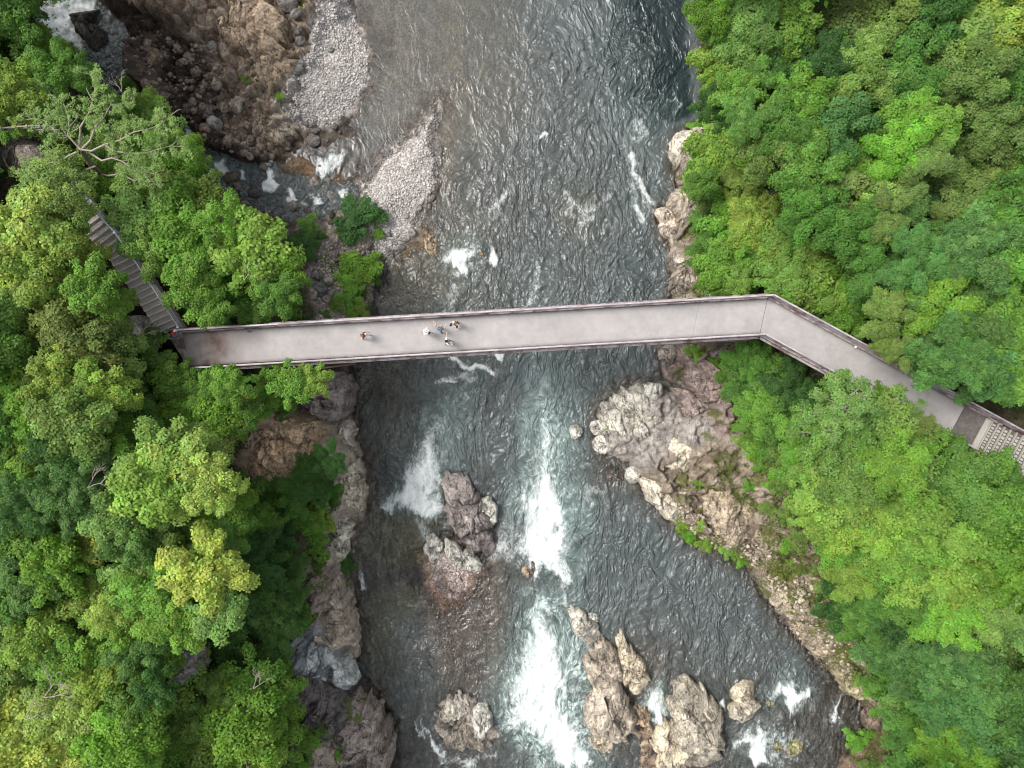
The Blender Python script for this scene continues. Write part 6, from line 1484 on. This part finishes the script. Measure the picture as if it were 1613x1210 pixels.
for lb_ in LIMBS:
    p0_ = [V(*p) for p in lb_]; pts = [p0_[0]]
    for a, b in zip(p0_[:-1], p0_[1:]):
        L_ = (b-a).length; pts += [a.lerp(b, .5)+Vector(rs.normal(0, .07*L_, 3)), b+Vector(rs.normal(0, .03*L_, 3))]
    mb = MB(); mb.tube(pts, list(np.linspace(.075, .014, len(pts))), 6)
    for q_ in range(2, len(pts)-1):
        dq = (pts[q_+1]-pts[q_]).normalized(); sq = Vector((-dq.y, dq.x, .1))*rs.choice([-1, 1]); e1_ = pts[q_]+(dq*.7+sq*.6)*rs.uniform(.7, 1.1)
        mb.tube([pts[q_], e1_, e1_+(dq*.5+sq*.1+Vector((0, 0, .15)))*rs.uniform(.4, .9)], [.035, .022, .008], 5)
    for a, b in zip(pts[:-1], pts[1:]):
        n2 = int((b-a).length/.13)
        for k in range(n2):
            t_ = k/n2; base = a.lerp(b, t_); far_ = (pts.index(b)-1+t_)/len(pts)
            if far_ < .22: continue
            ax = (b-a).normalized(); sdv = Vector((-ax.y, ax.x, 0)); s_ = rs.choice([-1, 1])
            tl = rs.uniform(.25, 1.25)*(1.1-.4*far_); tip = base + sdv*s_*tl + ax*tl*rs.uniform(.3, .8) + Vector((0, 0, rs.uniform(.0, .35)))
            if rs.rand() < .3: mb.tube([base, tip], [.015, .006], 4)
            for q in range(3):
                cc = np.array(base.lerp(tip, (q+1.2)/3.6)) + rs.normal(0, .05, 3); m = 19; tn = rs.uniform(.82, 1.2)
                dd = rs.normal(0, 1, (m, 3)); dd[:, 2] = np.abs(dd[:, 2])*.5; dd /= np.linalg.norm(dd, axis=1, keepdims=True)
                C += list(cc+dd*.12); UU += list(dd); NN += list(np.array([0, 0, 1.0])+rs.normal(0, .4, (m, 3))); LL += list(rs.uniform(.16, .26, m)); WW += [.04]*m; TT += list(np.array([[tn, tn, tn]])*rs.uniform(.85, 1.15, (m, 1)))
    child(mb, 'branch', M['palebark'], pine, smooth=True)
v, f, tt_ = leaf_mesh(np.array(C)-np.array(pb), np.array(NN), np.array(UU), np.array(LL), np.array(WW), np.array(TT), .05)
cr = mesh_np('needles', v, f, M['needle'], pine); vattr(cr.data, 'tint', tt_, 'FLOAT_COLOR'); cr.color = (.20, .31, .085, 1)
# bare grey twigs / dead branches poking out of the canopy
for (px, py, z, a0, ln, lb) in ((10,275,15,1.2,3.0,'bare grey dead branches between the trees below the gravel path'),(185,140,14,1.5,1.8,'bare twiggy bush beside the waterfall pool'),(130,770,20,.3,2.6,'dead white branch in the left forest canopy'),(30,1140,20.5,.4,2.4,'bare pale branches near the lower left corner'),
                               (60,1105,21,.2,3.0,'long bare branches lying over the lower left canopy'),(322,584,12.6,-1.0,1.3,'thin grey branch hanging beside the lower railing of the bridge'),(380,440,15.5,.8,2.2,'bare forked branch in the bright tree by the stream'),(215,525,15.2,.1,1.8,'dead grey stick by the stairway foot'),
                               (395,1090,15.5,.6,2.0,'bare twig cluster in the lower left shrubs'),(165,50,4.9,-1.3,1.2,'small dead branch lying on the black plunge-pool boulder')):
    o_ = V(px, py, z); e = empty('dead_branch', o_); tag(e, lb, 'branch')
    mb = MB(); rs2 = random.Random(px)
    def grow(p, a, l_, r_, dep_):
        q = p+Vector((math.cos(a), math.sin(a), rs2.uniform(-.05, .25)))*l_; md_ = p.lerp(q, .5)+Vector((rs2.uniform(-.08, .08), rs2.uniform(-.08, .08), 0))
        mb.tube([p, md_, q], [r_, r_*.8, r_*.6], 5)
        if dep_:
            for k in range(rs2.choice((2, 3))): grow(p.lerp(q, rs2.uniform(.5, 1)), a+rs2.uniform(-.9, .9), l_*rs2.uniform(.5, .75), r_*.6, dep_-1)
    for k in range(2): grow(o_-Vector((0, 0, .5)), a0+k*.7, ln*.4, .03, 3)
    child(mb, 'wood', M['deadwood'], e)

# undergrowth: leaf mass on the forest floor (uncountable) and weeds on the banks
def scatter_leaves(name, polys, n, label, tone, size, lift, clump=14, cat='undergrowth', gr=-.6):
    PX, PY = [], []
    for poly, sh in polys:
        x0, x1 = min(p[0] for p in poly), max(p[0] for p in poly); y0, y1 = min(p[1] for p in poly), max(p[1] for p in poly)
        k = int(n*sh/clump); qx = rng.uniform(x0, x1, k*4); qy = rng.uniform(y0, y1, k*4)
        nz = fbm(qx*.02, qy*.02, 55, 4) > gr
        s = (poly_sd(qx, qy, poly) > 0) & nz
        PX.append(qx[s][:k]); PY.append(qy[s][:k])
    PX = np.concatenate(PX); PY = np.concatenate(PY); z = np.full(len(PX), 5.0)
    for _ in range(6):
        k = (HC-z)/FPX; x = (PX-CX)*k; y = -(PY-CY)*k; z = .5*z+.5*ground_z(x, y)
    qx_, qy_ = to_px(x, y, z+.6); keep = z > .12
    for poly in CLEAR: keep &= ~((poly_sd(qx_, qy_, poly) > -8) & (z > 9.2))
    keep &= ~((poly_sd(qx_, qy_, CLEAR[2]) > -4))
    x, y, z = x[keep], y[keep], z[keep]; m = len(x)*clump
    c = np.stack([x, y, z], -1).repeat(clump, 0) + np.stack([rng.normal(0, lift*.9, m), rng.normal(0, lift*.9, m), np.abs(rng.normal(lift*.4, lift*.35, m))], -1)
    ct = rng.uniform(.7, 1.3, (len(x), 1)).repeat(clump, 0)*rng.uniform(.8, 1.2, (m, 1))*np.array([[1, 1, 1]])
    v, f, tt_ = leaf_mesh(c, np.array([0, 0, 1.0])+rng.normal(0, .4, (m, 3)), rng.normal(0, 1, (m, 3)), size*rng.uniform(.7, 1.3, m), size*.6*rng.uniform(.7, 1.3, m), ct)
    o = mesh_np(name, v, f, M['leaf']); vattr(o.data, 'tint', tt_, 'FLOAT_COLOR'); o.color = (*tone, 1)
    tag(o, label, cat, kind='stuff'); return o
LF = [(-60,-60),(90,-60),(100,60),(150,110),(210,240),(300,260),(340,300),(430,370),(470,420),(490,500),(500,620),(390,640),(380,760),(520,720),(515,870),(470,900),(440,1000),(430,1060),(450,1160),(430,1270),(-60,1270)]
RF = [(1115,-60),(1680,-60),(1680,1270),(1440,1270),(1420,1080),(1300,900),(1290,740),(1190,690),(1130,560),(1110,480),(1100,380),(1095,290),(1110,190),(1118,100)]
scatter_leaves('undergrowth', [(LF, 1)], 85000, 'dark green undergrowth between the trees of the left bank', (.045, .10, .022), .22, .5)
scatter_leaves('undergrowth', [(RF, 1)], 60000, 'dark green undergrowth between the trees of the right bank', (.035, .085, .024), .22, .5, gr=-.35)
scatter_leaves('weeds', [([(1060,800),(1180,855),(1200,890),(1300,880),(1430,1050),(1440,1210),(1340,1200),(1380,1130),(1180,905),(1060,840)], 1)], 24000, 'mossy weeds and grass among the stones of the lower right bank', (.13, .17, .03), .13, .18, 10, 'weeds', -.05)
scatter_leaves('weeds', [([(1120,700),(1280,680),(1320,900),(1220,900),(1140,800)], 1)], 10000, 'weeds growing over the upper side of the outcrop', (.12, .155, .035), .13, .16, 10, 'weeds', .0)
scatter_leaves('weeds', [([(500,400),(600,400),(600,520),(490,520)], .6), ([(440,860),(560,880),(560,1000),(450,980)], .4)], 6000, 'low weeds on the left shore', (.11, .19, .03), .12, .14, 10, 'weeds', .1)
scatter_leaves('weeds', [([(440,1090),(600,1090),(600,1220),(430,1220)], 1)], 7000, 'weeds on the purple-brown rocks at the bottom left', (.14, .20, .04), .12, .15, 10, 'weeds', .0)
